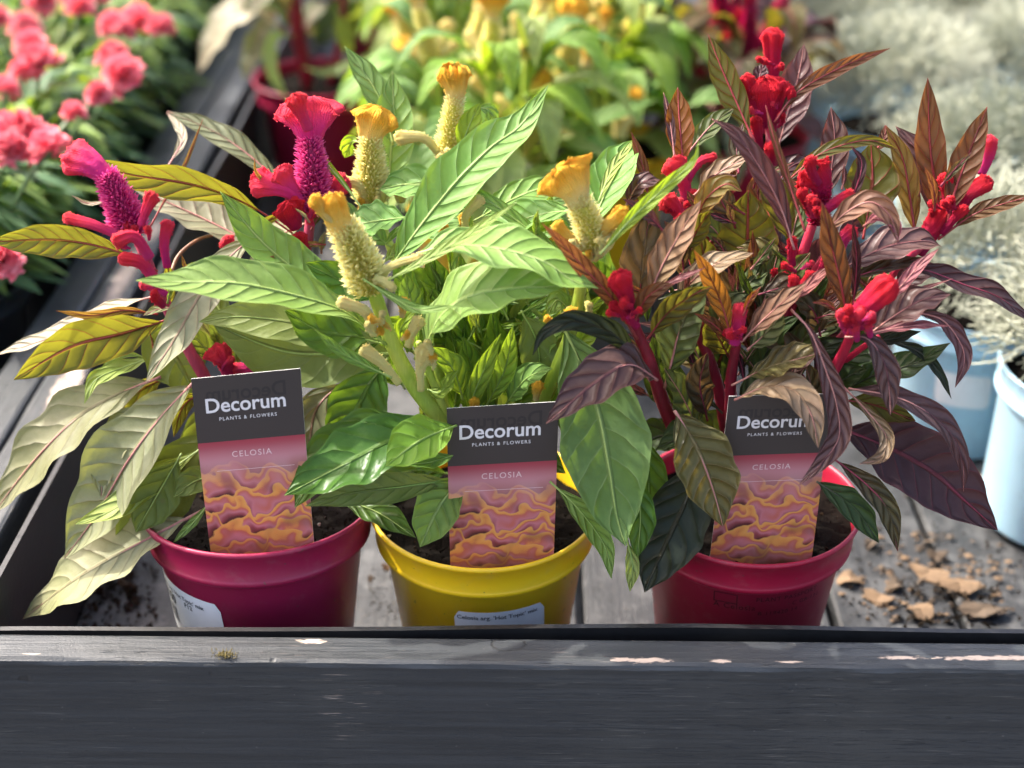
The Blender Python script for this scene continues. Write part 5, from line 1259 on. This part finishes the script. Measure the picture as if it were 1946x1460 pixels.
def strap_mesh(seed, n=300):
    rs = random.Random(seed); V, F, UV, FM = [], [], [], []
    for q in range(n):
        az = rs.uniform(0, 6.283); d = Vector((math.cos(az), math.sin(az), 0)); r = rs.uniform(.0, .042); h0 = rs.uniform(.0, .065)
        ln = rs.uniform(.04, .075); rise = rs.uniform(.1, .9) * ln; b = d * r + UP * h0
        P = [b, b + d * ln * .45 + UP * rise * .8, b + d * ln + UP * (rise * .75 - rs.uniform(0, .02))]; S = spline(P, 6); T = tangents(S); w = rs.uniform(.0045, .0085); k0 = len(V)
        for i, p in enumerate(S):
            B = T[i].cross(UP).normalized(); ww = w * math.sin(math.pi * (.12 + .85 * i / 5)) ; N = B.cross(T[i])
            for j in (-1, 0, 1): V.append(p + B * ww * j + N * (abs(j) * ww * .35)); UV.append((i / 5, (j + 1) / 2))
        mi = 1 if rs.random() < .42 else 0
        for i in range(5):
            for j in (0, 1): F.append((k0 + i * 3 + j, k0 + i * 3 + 3 + j, k0 + i * 3 + 4 + j, k0 + i * 3 + 1 + j)); FM.append(mi)
    me = bpy.data.meshes.new("strap_foliage"); me.from_pydata([tuple(v) for v in V], [], F)
    me.materials.append(M['strap']); me.materials.append(M['strap2']); me.polygons.foreach_set("material_index", FM); me.polygons.foreach_set("use_smooth", [True] * len(F))
    l = me.uv_layers.new(name="UVMap"); li = [0] * len(me.loops); me.loops.foreach_get("vertex_index", li); l.data.foreach_set("uv", [c_ for i in li for c_ in UV[i]]); return me
ST = [strap_mesh(1), strap_mesh(2)]
ring_w = ["nearest the front", "second along the divider", "third along the divider", "fourth along the divider", "fifth along the divider", "sixth along the divider", "seventh along the divider"]
pinks, hd = [], []
for i, y in enumerate((.285, .415, .545, .675, .805, .935, 1.065)): pinks.append((-.405 + .006 * (i % 2), y, "pink flowered plant in the left tray, " + ring_w[i]))
for i, y in enumerate((.60, .73, .86, .99, 1.12)): pinks.append((-.535, y, "pink flowered plant in the left tray's second row, place %s from the front" % ("one", "two", "three", "four", "five")[i]))
for i, y in enumerate((.88, 1.02, 1.16)): pinks.append((-.665, y, "pink flowered plant in the far upper left corner, place %s of three" % ("one", "two", "three")[i]))
for i, y in enumerate((1.20, 1.26)): pinks.append((-.41 - .13 * i, y + .0, ("farthest pink flowered plant by the divider", "farthest pink flowered plant one row from the divider")[i]))
PO = []
for i, (x, y, lab) in enumerate(pinks):
    c = Vector((x, y, 0)); o = empty("potted_pink", c, lab, "potted plant", "pink flowers in the left tray"); PO.append((c, o))
    add_pot(o, M['dark_pot'], c, .055, .095, seg=32); add_soil(o, c, .050, .083, 20, i)
    f = bpy.data.objects.new("foliage", ST[i % 2]); COL.objects.link(f); f.parent = o; f["kind"] = "stuff"; f.location = (0, 0, .088); f.rotation_euler = (0, 0, i * 2.1)
st_g = stem_material("stem_blue_green", (.14, .22, .10), (.18, .28, .12))
heads = [(78, 8, 1.1), (150, 14, 1.0), (128, -4, .8), (48, 58, 1.1), (78, 128, 1.35), (60, 92, 1.1), (216, 52, 1.0), (262, 42, 1.15), (305, 58, 1.0), (232, 62, .8), (215, 112, 1.05), (240, 148, 1.3), (225, 135, .9),
         (188, 180, .75), (140, 218, .7), (8, 176, .9), (42, 268, 1.5), (96, 288, 1.15), (20, 290, 1.0), (6, 498, .9), (-6, 40, 1.0), (185, -6, .9), (42, 140, .8), (12, 250, 1.0)]
for i, (px, py, s) in enumerate(heads):
    p = at_z(px, py, .205 if py < 330 else .175); c, o = min(PO, key=lambda q: (q[0] - Vector((p.x, p.y, 0))).length)
    h = bpy.data.objects.new("flower_head", HEAD); COL.objects.link(h); h.parent = o; h.location = p - c; s *= .58; h.scale = (s, s, s); h.rotation_euler = (.35 * math.sin(i * 3.1) + .25, .3 * math.cos(i * 1.7), i)
    b = Vector((c.x + (p.x - c.x) * .3, c.y + (p.y - c.y) * .3, .10)); ms = Mesh(); ms.add(*tube(spline([b, b.lerp(p, .6) + UP * .01, p], 6), [.0016] * 6, 5)); ms.build("stem", st_g, o)

# ------------------------------------------------------------------ loose bits on the bench
def chip(px, py, ln, wd, ang, mat, z=0.0, name="bark_chip", label=None, cat="bark chip", group="bark chips on the bench floor"):
    c = at_z(px, py, z); rs = random.Random(px); mp = m_per_px(c); l_, w_ = ln * mp * .5, wd * mp * .62; n = 11; V, F = [], []
    ca, sa = math.cos(ang), math.sin(ang)
    for lay in (0, 1):
        for k_ in range(n):
            a = 6.283 * k_ / n; r = rs.uniform(.72, 1.12); x, y = l_ * r * math.cos(a), w_ * r * math.sin(a); zz = .0022 + .0022 * math.cos(a * 2 + px) + (.0016 if lay else 0)
            V.append((c.x + x * ca - y * sa, c.y + x * sa + y * ca, max(.0004, c.z + zz)))
    V.append((c.x, c.y, c.z + .0048)); F.append(tuple(reversed(range(n))))
    for k_ in range(n): F.append((k_, (k_ + 1) % n, n + (k_ + 1) % n, n + k_)); F.append((n + k_, n + (k_ + 1) % n, 2 * n))
    o = build(name, V, F, mat, None, smooth=False, org=c); return tag(o, label, cat, group)
for (px, py, ln, wd, an, m_, lab) in ((1765, 1095, 80, 34, -.6, 'chip', "upper piece of the long tan bark chip right of the crimson pot"), (1822, 1118, 92, 40, -.3, 'chip', "largest tan bark chip, right of the crimson pot"),
        (1748, 1168, 46, 44, .8, 'chip', "pale angular bark chip just behind the front rail"), (1672, 1142, 66, 26, -.4, 'chip', "tan bark chip nearest the crimson pot's side"), (1700, 1120, 40, 24, .4, 'chip2', "small brown bark chip between two tan ones"),
        (1868, 1168, 92, 34, .1, 'chip2', "dull brown litter flake at the lower right by the rail"), (1612, 1108, 46, 30, .2, 'chip', "tan bark chip half hidden behind the crimson pot"), (1655, 1040, 30, 18, .7, 'chip2', "small litter flake under the drooping purple leaf"),
        (1778, 1060, 40, 20, -.2, 'chip2', "brown litter flake above the large tan chips"), (1850, 912, 44, 40, .3, 'chip', "orange bark chip between the two blue pots"), (240, 1118, 42, 9, -.4, 'chip2', "thin twig on the floor left of the magenta pot"),
        (735, 1085, 20, 12, 0, 'chip', "bark crumb between the magenta and yellow pots"), (706, 1108, 14, 10, .5, 'chip2', "tiny crumb beside the yellow pot's foot")):
    chip(px, py, ln, wd, an, M[m_], 0.0, label=lab)
ms = Mesh(); rs = random.Random(9)
def crumbs(n, x0, x1, y0, y1, s0, s1):
    for q in range(n):
        px, py = rs.uniform(x0, x1), rs.uniform(y0, y1); p = at_z(px, py, 0.0015); s = rs.uniform(s0, s1)
        vs_ = [p + Vector((rs.uniform(-1, 1), rs.uniform(-1, 1), dz)) * s for dz in (-.5, .2, .3, .9, .1)]
        ms.add(vs_, [(0, 1, 2), (1, 3, 2), (0, 4, 1), (4, 3, 1), (2, 3, 4), (0, 2, 4)])
crumbs(260, 70, 300, 1075, 1195, .0006, .0026); crumbs(130, 100, 260, 1090, 1150, .001, .0034); crumbs(220, 1590, 1946, 960, 1190, .0005, .002); crumbs(120, 1690, 1900, 1110, 1190, .001, .0035); crumbs(60, 700, 780, 1080, 1180, .0005, .0015)
tag(ms.build("spilled_soil", M['dirt'], None, smooth=False), "dark soil crumbs spilled over the bench floor", "soil", kind="stuff")
ms = Mesh()
for q in range(230):
    px, py = rs.gauss(1755, 130), rs.gauss(1110, 60)
    if not 1600 < px < 1946 or not 900 < py < 1190: continue
    p = at_z(px, py, .0012); s = rs.uniform(.001, .0042); a0 = rs.uniform(0, 6.28); vs_ = [p + UP * .0014]
    for k_ in range(6): a = a0 + k_ * 1.047; r = s * rs.uniform(.5, 1.1); vs_.append(p + Vector((r * math.cos(a), r * .6 * math.sin(a), rs.uniform(-.0004, .0008))))
    ms.add(vs_, [(0, k_ + 1, (k_ + 1) % 6 + 1) for k_ in range(6)], None, q % 2)
tag(ms.build("bark_litter", [M['chip'], M['chip2']], None, smooth=False), "small bark litter flakes strewn round the bark chips", "litter", kind="stuff")
c = at_z(428, 1247, ZR + .0005); ms = Mesh(); rs = random.Random(2)
for q in range(90):
    p = c + Vector((rs.gauss(0, .0024), rs.gauss(0, .0012), rs.uniform(0, .0012))); d = Vector((rs.uniform(-1, 1), rs.uniform(-1, 1), rs.uniform(-.1, .8))).normalized() * rs.uniform(.0008, .0022)
    ms.add(*tube([p, p + d * .5 + UP * .0003, p + d], [.00022, .0002, .0001], 3, False))
tag(ms.build("moss_tuft", M['moss'], None, org=c), "tiny dry moss tuft lying on the front rail", "moss")
